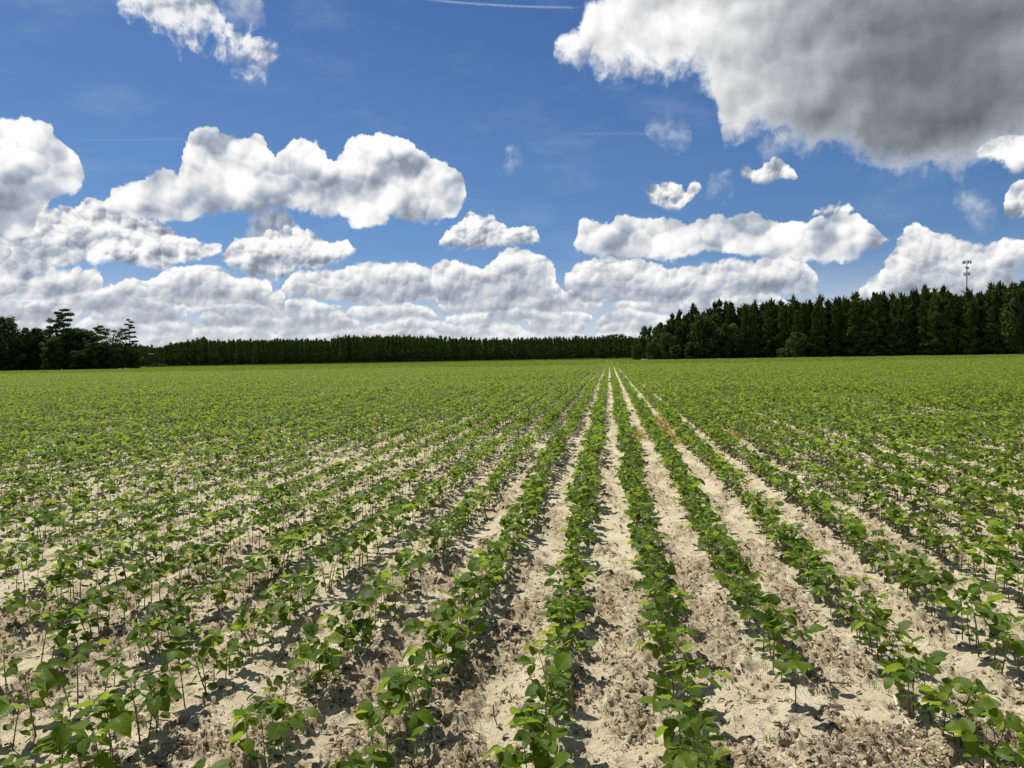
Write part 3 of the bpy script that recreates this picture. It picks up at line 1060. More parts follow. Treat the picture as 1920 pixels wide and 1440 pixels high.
x, y = frame_points(60000, 2.3, 16)
w = roughness_map(x, y)
ok = rng.random(len(x)) < 0.22 + 0.8 * w
x, y, w = x[ok], y[ok], w[ok]
n = len(x)
s = 0.0022 * np.exp(rng.exponential(0.62, n)) * (0.8 + 0.6 * w)
s = np.clip(s, 0.0015, 0.011)
scatter('soil_clods', np.stack([x, y, ground_z(x, y) + s * 0.25], -1), rng.uniform(-0.5, 6.0, (n, 3)) * np.array([0.15, 0.15, 1]), np.stack([s, s * rng.uniform(0.7, 1.3, n), s], -1), rng.integers(0, 6, n),
        [lump_mesh(i, M_CLOD) for i in range(6)], 'crumbled lumps of dry soil strewn between the rows', 'soil clods')


def straw_mesh(seed, m):
    r = random.Random(seed)
    L = r.uniform(0.03, 0.10)
    mb = MB()
    pts, a = [Vector((-L / 2, 0, 0))], r.uniform(-0.5, 0.5)
    for i in range(5):
        a += r.uniform(-0.45, 0.45)
        pts.append(pts[-1] + Vector((math.cos(a) * L / 5, math.sin(a) * L / 5, r.uniform(-0.003, 0.004))))
    w_ = r.uniform(0.0006, 0.0020)
    mb.tube(pts, [w_, w_, w_, w_ * 0.9, w_ * 0.8, w_ * 0.5], 4)
    return mb.mesh('straw', [m])


x, y = frame_points(24000, 2.3, 20)
w = roughness_map(x, y)
ok = rng.random(len(x)) < 0.3 + 0.7 * w
x, y = x[ok], y[ok]
n = len(x)
s = np.clip(rng.lognormal(-0.35, 0.4, n), 0.3, 1.6)
scatter('straw_litter', np.stack([x, y, ground_z(x, y) + 0.003], -1), np.stack([rng.normal(0, 0.25, n), rng.normal(0, 0.25, n), rng.uniform(0, 6.28, n)], -1), np.stack([s, s, s], -1), rng.integers(0, 12, n),
        [straw_mesh(50 + i, M_STRAW) for i in range(12)], 'thin dark and pale bits of straw scattered over the sand', 'straw')


def flake_mesh(seed):
    """A curled scrap of last year's stalk or leaf."""
    r = random.Random(seed)
    L, W = r.uniform(0.016, 0.04), r.uniform(0.005, 0.014)
    vs, fs = [], []
    n = 6
    for i in range(n + 1):
        t = i / n
        w = W * (0.35 + math.sin(math.pi * min(0.97, 0.08 + t * 0.9))) * r.uniform(0.6, 1.1)
        c = r.uniform(-0.003, 0.003)
        for k, sgn in enumerate((-1, 0, 1)):
            vs.append((L * (t - 0.5), w * 0.5 * sgn + c, 0.005 * math.sin(t * 3.1) + 0.004 * abs(sgn) + r.uniform(-0.0015, 0.0015)))
    for i in range(n):
        for k in range(2):
            fs.append((i * 3 + k, i * 3 + k + 1, i * 3 + k + 4, i * 3 + k + 3))
    mb = MB()
    mb.add(vs, fs)
    return mb.mesh('residue', [M_RESIDUE])


M_RESIDUE = soil_piece_material('rotted_crop_residue', (0.05, 0.036, 0.026), (0.20, 0.15, 0.10), 0.85)
x, y = frame_points(17000, 2.3, 22)
w = roughness_map(x, y)
ok = rng.random(len(x)) < 0.15 + 0.85 * w
x, y = x[ok], y[ok]
n = len(x)
s = np.clip(rng.lognormal(-0.3, 0.45, n), 0.3, 1.5)
scatter('crop_residue', np.stack([x, y, ground_z(x, y) + 0.002], -1), np.stack([rng.normal(0, 0.3, n), rng.normal(0, 0.3, n), rng.uniform(0, 6.28, n)], -1), np.stack([s, s, s], -1), rng.integers(0, 10, n),
        [flake_mesh(150 + i) for i in range(10)], 'dark rotted scraps of last year crop on the sand', 'crop residue')


def tuft_mesh(seed, m, h, n, spread, wid=0.003):
    r = random.Random(seed)
    mb = MB()
    for i in range(n):
        a, l = r.uniform(0, 6.28), h * r.uniform(0.5, 1.0)
        bx, by = r.gauss(0, spread), r.gauss(0, spread)
        ln = r.uniform(0.2, 0.9)
        d = Vector((math.cos(a), math.sin(a), 0))
        p = Vector((-d.y, d.x, 0)) * wid
        b0, b1, b2 = Vector((bx, by, -0.01)), Vector((bx, by, l * 0.55)) + d * l * ln * 0.25, Vector((bx, by, l * 0.9)) + d * l * ln * 0.8
        mb.add([b0 - p, b0 + p, b1 + p * 0.8, b1 - p * 0.8, b2], [(0, 1, 2, 3), (3, 2, 4)], 0, r.random())
    return mb.mesh('grass_tuft', [m], False)


# a yellowed patch of dead grass between the rows on the right, 16 m out
n = 120
x = np.concatenate([rng.normal(0.53, 0.05, 25), rng.normal(1.09, 0.07, 70), rng.normal(2.2, 0.1, 25)])
y = np.concatenate([rng.uniform(12.6, 14.2, 25), rng.uniform(12.3, 17.5, 70), rng.uniform(12.6, 14.0, 25)])
x, y = x + 0.0, y
s = rng.uniform(0.6, 1.2, n)
scatter('dry_grass', np.stack([x, y, ground_z(x, y)], -1), np.stack([0 * x, 0 * x, rng.uniform(0, 6.28, n)], -1), np.stack([s, s, s], -1), rng.integers(0, 4, n),
        [tuft_mesh(70 + i, M_DRY, 0.16, 16, 0.035) for i in range(4)], 'yellowed dead grass between the crop rows', 'dry grass')
# small green weeds among the rows
x, y = frame_points(420, 2.5, 14)
n = len(x)
s = rng.uniform(0.4, 1.1, n)
scatter('weeds', np.stack([x, y, ground_z(x, y)], -1), np.stack([0 * x, 0 * x, rng.uniform(0, 6.28, n)], -1), np.stack([s, s, s], -1), rng.integers(0, 4, n),
        [tuft_mesh(80 + i, M_GRASS, 0.06, 9, 0.012, 0.0016) for i in range(4)], 'thin seedling weeds sprouting from the sand', 'weeds')


def ground_hit(px, py):
    d = ray(px, py)
    k = CAM_H / -d.z
    x, y = d.x * k, d.y * k
    return Vector((x, y, float(ground_z(x, y))))


def stick(a, b, rad, m, label, bend=0.01, seed=0, twig=False):
    r = random.Random(seed)
    A, B = ground_hit(*a), ground_hit(*b)
    mb = MB()
    pts = []
    side = (B - A).cross(Vector((0, 0, 1))).normalized()
    for i in range(9):
        t = i / 8
        p = A.lerp(B, t) + side * (bend * math.sin(t * 3.1) + r.uniform(-0.001, 0.001))
        g = float(ground_z(p.x, p.y))
        p.z = max(g, p.z) + rad * 0.9
        pts.append(p - A)
    mb.tube(pts, [rad * (1 - 0.35 * i / 8) * r.uniform(0.9, 1.1) for i in range(9)], 7)
    if twig:
        p = pts[5]
        mb.tube([p, p + side * 0.02 + Vector((0, 0, 0.010)), p + side * 0.035 + Vector((0, 0, 0.012))], [rad * 0.6, rad * 0.45, rad * 0.25], 5)
    o = mb.build('stick', [m])
    o.location = A
    return tag(o, label, 'stick')


stick((1676, 1308), (1722, 1392), 0.0055, M_PALE, 'bleached pale stick under the leaves of a soybean plant', 0.012, 1)
stick((878, 1253), (912, 1231), 0.0045, M_STRAW, 'thick brown stick with a short side twig lying on sand', 0.004, 2, True)
stick((1124, 1204), (1136, 1226), 0.0040, M_PALE, 'short pale stalk lying in the middle bare strip', 0.004, 3)
stick((1552, 1288), (1590, 1284), 0.0042, M_STRAW, 'straight tan stalk lying on a smooth patch of sand', 0.002, 4)
stick((925, 1330), (932, 1362), 0.0034, M_DARK, 'thin dark twig half buried beside crumbly soil', 0.004, 5)


def chunk(px, py, size, seed, label, flat=0.5, m=None, name='clod', cat='clod'):
    p = ground_hit(px, py)
    bm = lump(seed, flat, 3, 0.45)
    r = random.Random(seed)
    bmesh.ops.scale(bm, vec=(size * r.uniform(1.0, 1.5), size, size), verts=bm.verts)
    bmesh.ops.rotate(bm, matrix=Matrix.Rotation(r.uniform(0, 3), 3, 'Z'), verts=bm.verts)
    me = bpy.data.meshes.new(name)
    bm.to_mesh(me)
    bm.free()
    me.materials.append(m or M_DARK)
    o = link(name, me)
    o.location = p + Vector((0, 0, size * flat * 0.45))
    return tag(o, label, cat)


chunk(1480, 1392, 0.026, 1, 'flat charred bark scrap below the lone soybean plant', 0.28, name='bark_chip', cat='bark')
chunk(1568, 1330, 0.024, 2, 'long dark bark scrap right of the lone soybean plant', 0.3, name='bark_chip', cat='bark')
chunk(1509, 1168, 0.020, 3, 'round dark clod casting a shadow between two rows', 0.85)
chunk(1614, 1416, 0.020, 4, 'rounded brown clod on smooth pale sand', 0.6, M_CLOD)
chunk(1845, 1340, 0.020, 5, 'upright dark clod beside a deep black hollow', 0.9)
chunk(330, 1208, 0.024, 6, 'grey flat lump beside a thin soybean stem', 0.5, M_CLOD, 'soil_lump', 'soil_lump')  # flattened lump in the crumbled soil colours


# ------------------------------------------------------------------ trees
def foliage_material(name, a, b, transl=0.18):
    m, T = mat(name)
    oi = T.new('ShaderNodeObjectInfo').outputs['Random']
    tone = attr(T, 'tone')
    r = T.m('ADD', T.m('MULTIPLY', tone, 0.75), T.m('MULTIPLY', oi, 0.35))
    c = T.mixc(T.mr(r, 0.1, 1.0, kind='LINEAR'), a, b)
    pr = principled(T, c, 0.75, 0.06)
    tr = T.new('ShaderNodeBsdfTranslucent')
    T.put(tr.inputs[0], T.mixc(1.0, c, (1.3, 1.3, 0.6), 'MULTIPLY'))
    mx = T.new('ShaderNodeMixShader')
    mx.inputs[0].default_value = transl
    T.l.new(pr, mx.inputs[1])
    T.l.new(tr.outputs[0], mx.inputs[2])
    T.l.new(mx.outputs[0], T.out.inputs[0])
    return m


def bark_material(name, a, b):
    m, T = mat(name)
    p = T.new('ShaderNodeTexCoord').outputs['Object']
    n = T.noise(p, 6, 4, 0.6)
    T.l.new(principled(T, T.mixc(T.mr(n, 0.35, 0.65), a, b), 0.9, 0.1), T.out.inputs[0])
    return m


M_PINE = foliage_material('pine_needles', (0.034, 0.062, 0.013), (0.125, 0.158, 0.036), 0.10)
M_FARPINE = foliage_material('plantation_needles', (0.042, 0.096, 0.020), (0.125, 0.195, 0.042), 0.10)
M_BROAD = foliage_material('broad_leaves', (0.026, 0.054, 0.012), (0.075, 0.112, 0.026))
M_OLIVE = foliage_material('olive_leaves', (0.048, 0.070, 0.018), (0.125, 0.150, 0.040))
M_BARK = bark_material('grey_brown_bark', (0.05, 0.04, 0.032), (0.13, 0.105, 0.085))


def tuft(mb, p, L, n, r, up=0.5, wid=0.2, tone=None, mi=0):
    """A spray of narrow needle blades from one twig end."""
    vs, fs = [], []
    tone = r.random() if tone is None else tone
    for i in range(n):
        a, e = r.uniform(0, 6.283), r.gauss(up, 0.45)
        d = Vector((math.cos(a) * math.cos(e), math.sin(a) * math.cos(e), math.sin(e)))
        q = d.cross(Vector((r.uniform(-1, 1), r.uniform(-1, 1), r.uniform(-1, 1)))).normalized() * (L * wid * 0.5)
        l = L * r.uniform(0.6, 1.1)
        b = len(vs)
        vs += [p - q * 0.5, p + q * 0.5, p + d * l * 0.55 + q, p + d * l * 0.55 - q, p + d * l]
        fs += [(b, b + 1, b + 2, b + 3), (b + 3, b + 2, b + 4)]
    mb.add(vs, fs, mi, min(1, max(0, tone)))


def pine(seed, H, Rm, low, n_tuft, L, needles, taper=0.75, spiky=1.0):
    """Young pine: straight trunk, whorled upswept boughs, pointed leader.  Returns (trunk MB, crown MB)."""
    r = random.Random(seed)
    tr, cr = MB(), MB()
    lean = r.uniform(-0.02, 0.02)
    tr.tube([(lean * z * H, 0, z * H - (0.3 if z == 0 else 0)) for z in (0, 0.3, 0.6, 0.85, 0.97)], [H * 0.0115, H * 0.009, H * 0.006, H * 0.003, H * 0.001], 6)
    whorls = 11
    bo = []
    for w in range(whorls):
        q = low + (0.96 - low) * (w + r.uniform(0.2, 0.8)) / whorls
        t = (q - low) / (1 - low)
        rad = Rm * (1 - t) ** taper * min(1.0, 0.72 + 1.4 * t) * r.uniform(0.8, 1.12)
        for k in range(r.randint(3, 5)):
            a = r.uniform(0, 6.283)
            ln = rad * r.uniform(0.6, 1.05)
            rise = (0.15 + 0.75 * t) * ln
            p0 = Vector((lean * q * H, 0, q * H))
            p1 = p0 + Vector((math.cos(a) * ln, math.sin(a) * ln, rise))
            pm = p0.lerp(p1, 0.5) - Vector((0, 0, 0.05 * ln))
            tr.tube([p0, pm, p1], [H * 0.003 * (1.1 - t), H * 0.0018, H * 0.0007], 3, cap=False)
            bo.append((p0, pm, p1, t))
    for i in range(n_tuft):
        p0, pm, p1, t = bo[r.randrange(len(bo))]
        f = r.uniform(0.25, 1.0) ** 0.8
        p = p0.lerp(pm, f * 2) if f < 0.5 else pm.lerp(p1, f * 2 - 1)
        p = p + Vector((r.gauss(0, 0.13), r.gauss(0, 0.13), r.gauss(0.05, 0.12))) * (Rm * 0.55)
        tuft(cr, p, L * r.uniform(0.7, 1.1), needles, r, 0.3 + 1.0 * t, 0.2)
    for k in range(5):       # leader candles
        z = H * (0.93 + 0.015 * k)
        tuft(cr, Vector((lean * H + r.gauss(0, 0.05 * Rm), r.gauss(0, 0.05 * Rm), z)), L * 1.2 * spiky, needles, r, 1.2, 0.22)
    return tr, cr


def old_pine(seed, H, Rm, low, n_plate, L):
    """Mature pine: bare leaning trunk and separate flat plates of needles with sky between them."""
    r = random.Random(seed)
    tr, cr = MB(), MB()
    ln = r.uniform(-0.05, 0.05)
    ax = lambda z: Vector((ln * z * z / H, 0.4 * ln * z, z))
    tr.tube([ax(q * H) - Vector((0, 0, 0.4 if q == 0 else 0)) for q in (0, 0.25, 0.5, 0.75, 0.97)], [H * 0.011, H * 0.0095, H * 0.0075, H * 0.005, H * 0.0015], 7)
    for k in range(n_plate):
        t = (k + r.uniform(0, 0.8)) / n_plate
        z = H * (low + (0.97 - low) * t)
        rad = Rm * (0.95 - 0.55 * t) * r.uniform(0.55, 1.1)
        a = k * 2.4 + r.uniform(-0.5, 0.5)
        p1 = ax(z) + Vector((math.cos(a) * rad * 0.7, math.sin(a) * rad * 0.7, 0.12 * rad))
        tr.tube([ax(z), ax(z).lerp(p1, 0.5) - Vector((0, 0, 0.05 * rad)), p1], [H * 0.004, H * 0.003, H * 0.001], 4, cap=False)
        w = rad * r.uniform(0.45, 0.65)
        for i in range(int(26 + 22 * w)):
            aa, q = r.uniform(0, 6.283), math.sqrt(r.random()) * w
            tuft(cr, p1 + Vector((math.cos(aa) * q, math.sin(aa) * q, r.gauss(0, 0.14) * w + 0.1)), L, 7, r, 0.5, 0.26)
    return tr, cr


def broadleaf(seed, H, Rx, low, n_lobe, per, size, open_=0.0, tall=1.0):
    """Broadleaf tree: forked limbs carrying many uneven clumps of small leaf faces."""
    r = random.Random(seed)
    tr, cr = MB(), MB()
    tr.tube([(0, 0, -0.4), (0.05 * Rx, 0.02 * Rx, H * 0.2), (0.0, 0.06 * Rx, H * 0.42), (0.06 * Rx, 0, H * 0.7)], [H * 0.018, H * 0.014, H * 0.010, H * 0.004], 7)
    for k in range(n_lobe):
        t = (k + 0.5) / n_lobe
        z = H * (low + (0.93 - low) * t ** 0.85)
        env = math.sin(math.pi * min(1, 0.12 + 0.80 * ((z / H - low) / (1 - low)) ** 0.9)) ** 0.55
        a = k * 2.399 + r.uniform(-0.4, 0.4)
        rad = Rx * env * math.sqrt(r.uniform(0.15, 1.0)) * 0.85
        c = Vector((math.cos(a) * rad, math.sin(a) * rad, z))
        w = Rx * r.uniform(0.22, 0.42) * (1 - 0.25 * t)
        b0 = Vector((0.02 * Rx, 0.03 * Rx, H * (0.18 + 0.5 * t * 0.9)))
        if b0.z > z:
            b0.z = z * 0.8
        tr.tube([b0, b0.lerp(c, 0.55) + Vector((0, 0, 0.08 * Rx)), c], [H * 0.006 * (1.2 - t), H * 0.0035, H * 0.001], 4, cap=False)
        tone = r.random()
        vs, fs = [], []
        n = int(per * r.uniform(0.7, 1.2))
        for i in range(n):
            d = Vector((r.gauss(0, 1), r.gauss(0, 1), r.gauss(0, 0.8))).normalized()
            q = w * (r.random() ** (0.45 if open_ < 0.5 else 0.7))
            p = c + Vector((d.x * q, d.y * q, d.z * q * 0.75 * tall))
            nrm = (d * 0.7 + Vector((r.gauss(0, 0.6), r.gauss(0, 0.6), 0.5 + r.gauss(0, 0.5)))).normalized()
            u = nrm.cross(Vector((r.gauss(0, 1), r.gauss(0, 1), r.gauss(0, 1)))).normalized()
            v = nrm.cross(u)
            s_ = size * r.uniform(0.6, 1.25)
            b = len(vs)
            vs += [p - u * s_ * 0.5, p + v * s_ * 0.32, p + u * s_ * 0.5, p - v * s_ * 0.32]
            fs.append((b, b + 1, b + 2, b + 3))
        cr.add(vs, fs, 0, min(1, max(0, tone * 0.7 + r.uniform(0, 0.3))))
    return tr, cr


def tree_master(name, made, crown_mat, smooth=False):
    tr, cr = made
    return (name, tr.mesh('trunk', [M_BARK]), cr.mesh('crown', [crown_mat], smooth))


_first = {}


def plant_tree(kind, loc, rz, s, label, cat, group=None):
    name, tm, cm = kind
    key = tm.name
    if key not in _first:
        r_ = empty(name, loc, rz)
        r_.scale = s if isinstance(s, tuple) else (s, s, s)
        link('trunk', tm, r_)
        link('crown', cm, r_)
        _first[key] = r_
    else:
        r_, _ = copy_tree(_first[key], loc, rz, s)
    r_.name = name
    return tag(r_, label, cat, group)


def horizon_y(px):
    return 672.5 - (px - 960) * math.tan(roll)


def tall_for(px, top_y, D):
    """Height in metres of something whose top shows at a photograph row."""
    d = ray(px, top_y)
    return CAM_H + D / d.dot(FWD) * d.z


rt = random.Random(77)

# --- far pine plantation: two ranks one can tell apart tree by tree, the depth behind them as one mass
FP = [tree_master('plantation_pine', pine(300 + i, 13.0, 1.9, 0.07, 250, 0.95, 5), M_FARPINE) for i in range(7)]
TOP_PX = [230, 262, 280, 300, 315, 340, 375, 380, 400, 470, 560, 620, 640, 690, 750, 800, 850, 900, 1000, 1060, 1120, 1150, 1190, 1220]
TOP_Y = [643, 646, 648, 650, 646, 640, 638, 633, 638, 637, 636, 637, 631, 630, 630, 631, 633, 635, 634, 633, 632, 632, 632, 632]
GRP = 'pines along the edge of the far plantation'
nfar = 0
for rank_, (off, n_) in enumerate(((3.0, 122), (7.0, 122))):
    for i in range(n_):
        px = 236 + (1216 - 236) * (i + rank_ * 0.5 + rt.uniform(-0.28, 0.28)) / n_
        D = float(np.interp(px, [236, 300, 700, 1100, 1216], [388, 383, 353, 381, 386])) + off + rt.uniform(-1, 1)
        h = tall_for(px, float(np.interp(px, TOP_PX, TOP_Y)) + rt.uniform(-2.5, 3.5) - rank_ * 0.6, D)
        s = h / 13.4
        p = spot(px, D)
        plant_tree(FP[rt.randrange(7)], p, rt.uniform(0, 6.28), (s * rt.uniform(0.9, 1.2), s * rt.uniform(0.9, 1.2), s),
                   'slim dark pine in the long even plantation edge across the field', 'pine tree', GRP)
whole_fp = []
for name, tm, cm in [tree_master('plantation_pine', pine(330 + i, 13.0, 2.3, -0.02, 300, 1.2, 5), M_FARPINE) for i in range(7)]:
    mb = bpy.data.meshes.new('plantation_tree')
    bm = bmesh.new()
    bm.from_mesh(tm)
    for f in bm.faces:
        f.material_index = 1
    bm.from_mesh(cm)
    bm.to_mesh(mb)
    bm.free()
    mb.materials.append(M_FARPINE)
    mb.materials.append(M_BARK)
    whole_fp.append(mb)
P_, S_, R_ = [], [], []
for off in (11, 15, 19, 24, 30, 37):
    for i in range(130):
        px = 225 + (1225 - 225) * (i + rt.random()) / 130
        D = float(np.interp(px, [236, 300, 700, 1100, 1216], [388, 383, 353, 381, 386])) + off + rt.uniform(-1.5, 1.5)
        h = tall_for(px, float(np.interp(px, TOP_PX, TOP_Y)) + rt.uniform(2.0, 6.5), D)
        P_.append(spot(px, D))
        S_.append((h / 13.4 * 1.1, h / 13.4 * 1.1, h / 13.4))
        R_.append((0, 0, rt.uniform(0, 6.28)))
scatter('plantation_interior', P_, R_, S_, [rt.randrange(7) for _ in P_], whole_fp, 'dense mass of pines filling the plantation behind its edge', 'pine wood')

# rounded crowns that rise over the plantation
FB = [tree_master('broadleaf_tree', broadleaf(400 + i, 14, 4.6, 0.25, 34, 70, 0.75), M_BROAD) for i in range(3)]
for px, ty, D, w, lab in ((1138, 626, 396, 1.05, 'wide rounded dark crown showing over the far pines, left of a matching one'),
                          (1160, 624, 398, 1.1, 'wide rounded dark crown showing over the far pines, right of a matching one'),
                          (1183, 630, 394, 0.8, 'small rounded crown over the far pines next to the near wood'),
                          (378, 630, 398, 0.75, 'small tuft topped tree rising above the far plantation'),
                          (1083, 627, 397, 0.5, 'narrow lone treetop poking above the even far pines'),
                          (345, 640, 392, 0.8, 'low rounded crown at the sloping end of the far plantation'),
                          (318, 645, 390, 0.7, 'lowest rounded crown at the sloping end of the far plantation')):
    h = tall_for(px, ty, D)
    plant_tree(FB[rt.randrange(3)], spot(px, D), rt.uniform(0, 6), (w * h / 14, w * h / 14, h / 14), lab, 'tree')

# --- wood on the right: pines, with olive broadleaf trees at its near corner
RP = [tree_master('pine_tree', pine(500 + i, 16.0, 3.2, 0.03, 600, 1.2, 6, 0.78, 1.3), M_PINE) for i in range(7)]
EDGE_PX, EDGE_D = [1190, 1330, 1500, 1700, 1920, 2300], [252, 238, 222, 203, 186, 160]
RTOP_PX = [1190, 1215, 1240, 1270, 1298, 1333, 1370, 1395, 1430, 1470, 1545, 1600, 1630, 1650, 1680, 1720, 1750, 1790, 1815, 1860, 1890, 1920, 2300]
RTOP_Y = [612, 604, 598, 588, 577, 573, 568, 567, 564, 563, 562, 556, 558, 548, 553, 545, 541, 548, 552, 537, 534, 530, 490]
GRP2 = 'pines of the tall wood on the right'
n_ = 33
for rank_, off in enumerate((2.0, 6.0, 10.5)):
    for i in range(n_):
        px = 1262 + (2120 - 1262) * (i + 0.5 * (rank_ % 2) + rt.uniform(-0.3, 0.3)) / n_
        D = float(np.interp(px, EDGE_PX, EDGE_D)) + off + rt.uniform(-0.8, 0.8)
        h = tall_for(px, float(np.interp(px, RTOP_PX, RTOP_Y)) + (rt.uniform(-5, 14) if rank_ else rt.uniform(4, 26)), D)
        s = h / 16.4
        lab = ('bushy dark pine in the front rank of the tall wood', 'pointed dark pine in the middle rank of the tall wood', 'spiky topped pine at the back of the tall wood')[rank_]
        plant_tree(RP[rt.randrange(7)], spot(px, D), rt.uniform(0, 6.28), (s * rt.uniform(0.85, 1.2), s * rt.uniform(0.85, 1.2), s), lab, 'pine tree', ('front', 'middle', 'back')[rank_] + ' rank of ' + GRP2)
P_, S_, R_ = [], [], []
for off in (14, 18, 23, 29, 36):
    for i in range(46):
        px = 1225 + (2200 - 1225) * (i + rt.random()) / 46
        D = float(np.interp(px, EDGE_PX, EDGE_D)) + off
        h = tall_for(px, float(np.interp(px, RTOP_PX, RTOP_Y)) + rt.uniform(8, 20), D)
        P_.append(spot(px, D))
        S_.append((h / 16.4,) * 3)
        R_.append((0, 0, rt.uniform(0, 6.28)))
whole_rp = []
for name, tm, cm in [tree_master('pine_tree', pine(530 + i, 16.0, 3.4, -0.02, 520, 1.5, 6), M_PINE) for i in range(7)]:
    mb = bpy.data.meshes.new('wood_tree')
    bm = bmesh.new()
    bm.from_mesh(tm)
    for f in bm.faces:
        f.material_index = 1
    bm.from_mesh(cm)
    bm.to_mesh(mb)
    bm.free()
    mb.materials.append(M_PINE)
    mb.materials.append(M_BARK)
    whole_rp.append(mb)
scatter('wood_interior', P_, R_, S_, [rt.randrange(7) for _ in P_], whole_rp, 'dark mass of pines deep inside the tall wood', 'pine wood')

BR = [tree_master('broadleaf_tree', broadleaf(600 + i, 9, 4.2, 0.06, 46, 110, 0.5), M_OLIVE) for i in range(3)]
BD = [tree_master('broadleaf_tree', broadleaf(620 + i, 11, 4.6, 0.08, 46, 110, 0.55), M_BROAD) for i in range(3)]
for px, ty, dD, w, kind, lab in (
        (1195, 645, -2.5, 0.55, BR, 'low olive bush at the very corner of the tall wood'),
        (1213, 609, 2.0, 0.60, BD, 'vine hung dark tree with a knobbly top at the corner of the wood'),
        (1226, 632, -3.0, 0.66, BR, 'rounded olive tree second from the corner of the tall wood'),
        (1240, 608, 1.5, 0.85, BD, 'mid height dark leafy tree behind the olive corner trees'),
        (1252, 622, -3.0, 0.78, BR, 'largest olive green tree at the corner of the tall wood'),
        (1268, 646, -5.0, 0.60, BR, 'low olive bush beneath the largest olive corner tree'),
        (1280, 600, 0.5, 0.85, BD, 'dark leafy tree leaning out below the first pine tops'),
        (1325, 586, -3.0, 1.35, BD, 'broad domed dark tree standing out from the pine front'),
        (1362, 604, -3.5, 1.15, BD, 'broad dark tree right beside the domed one'),
        (1300, 640, -4.0, 0.75, BD, 'low dark thicket tree in front of the domed tree'),
        (1495, 622, -4.0, 0.80, BR, 'pale olive tree spreading low before the dark pines'),
        (1470, 652, -5.0, 0.55, BR, 'small olive bush at the foot of the pale olive tree'),
        (1912, 524, -1.0, 1.00, BD, 'tall dark leafy tree at the right end of the wood')):
    D = float(np.interp(px, EDGE_PX, EDGE_D)) + dD
    h = tall_for(px, ty, D)
    H0 = 9 if kind is BR else 11
    plant_tree(kind[rt.randrange(3)], spot(px, D), rt.uniform(0, 6), (w, w, h / H0), lab, 'tree')

# --- wood on the left
LB = [tree_master('broadleaf_tree', broadleaf(700 + i, 15, 5.2, 0.05, 60, 120, 0.6), M_BROAD) for i in range(4)]
LO = tree_master('broadleaf_tree', broadleaf(720, 16, 4.6, 0.42, 34, 70, 0.5, 0.8), M_BROAD)
LP = [tree_master('old_pine', old_pine(740, 21, 5.2, 0.42, 17, 0.75), M_PINE), tree_master('old_pine', old_pine(743, 18, 2.6, 0.32, 17, 0.55), M_PINE),
      tree_master('old_pine', old_pine(747, 15, 3.4, 0.5, 10, 0.65), M_PINE)]
for px, ty, D, w, kind, lab in (
        (-60, 580, 246, 1.2, LB[0], 'tall leafy tree beyond the edge of the view'),
        (-22, 586, 247, 1.1, LB[2], 'tall full crowned tree half cut by the picture edge'),
        (12, 590, 246, 0.95, LB[1], 'tall bright edged leafy tree, tallest at the left end of the wood'),
        (40, 630, 250, 0.9, LB[3], 'lower leafy tree filling the dip beside the tallest one'),
        (62, 611, 252, 0.85, LB[2], 'leafy tree with twin humps before the flat topped pine'),
        (86, 612, 254, 0.8, LB[0], 'round leafy tree just left of the flat topped pine'),
        (121, 579, 253, 1.0, LP[0], 'tall pine with stacked flat plates rising over the left wood'),
        (108, 628, 247, 0.9, LB[1], 'dark leafy tree under the tall flat topped pine'),
        (140, 612, 251, 0.95, LB[3], 'dense dark tree right of the tall flat topped pine'),
        (163, 616, 253, 0.85, LB[0], 'dense dark tree with an even dome in the left wood'),
        (184, 610, 252, 0.85, LP[2], 'short pine with an umbrella top among the leafy trees'),
        (178, 640, 248, 0.75, LB[2], 'low dark leafy tree under the umbrella topped pine'),
        (213, 611, 251, 1.0, LO, 'open crowned tree with sky showing through its branches'),
        (245, 597, 253, 1.0, LP[1], 'slim tall pine with separate tufts at the end of the left wood'),
        (226, 650, 249, 0.7, LB[3], 'low dark bushy tree below the open crowned tree'),
        (250, 655, 255, 0.45, LB[1], 'small bushy tree at the foot of the slim tall pine'),
        (20, 655, 243, 0.8, LB[3], 'low leafy tree in front of the tallest left tree'),
        (150, 655, 246, 0.75, LB[0], 'low shaded tree along the front of the left wood')):
    H0 = {id(LO): 16, id(LP[0]): 21, id(LP[1]): 18, id(LP[2]): 15}.get(id(kind), 15)
    h = tall_for(px, ty, D)
    w *= 1.18
    plant_tree(kind, spot(px, D), rt.uniform(0, 6), (w * (h / H0 if kind in LP else 1), w * (h / H0 if kind in LP else 1), h / H0), lab, 'pine tree' if kind in LP else 'tree')
P_, S_, R_, I_ = [], [], [], []
whole_lb = []
for name, tm, cm in LB:
    mb = bpy.data.meshes.new('wood_tree')
    bm = bmesh.new()
    bm.from_mesh(tm)
    for f in bm.faces:
        f.material_index = 1
    bm.from_mesh(cm)
    bm.to_mesh(mb)
    bm.free()
    mb.materials.append(M_BROAD)
    mb.materials.append(M_BARK)
    whole_lb.append(mb)
for off in (8, 13, 19, 26):
    for i in range(15):
        px = -160 + 385 * (i + rt.random()) / 15
        D = 252 + off
        P_.append(spot(px, D))
        h = tall_for(px, float(np.interp(px, [-160, 20, 45, 240], [600, 615, 640, 640])) + rt.uniform(0, 10), D)
        S_.append((0.9, 0.9, h / 15))
        R_.append((0, 0, rt.uniform(0, 6)))
        I_.append(rt.randrange(4))
scatter('thicket', P_, R_, S_, I_, whole_lb, 'shaded thicket of leafy trees behind the front of the left wood', 'wood')


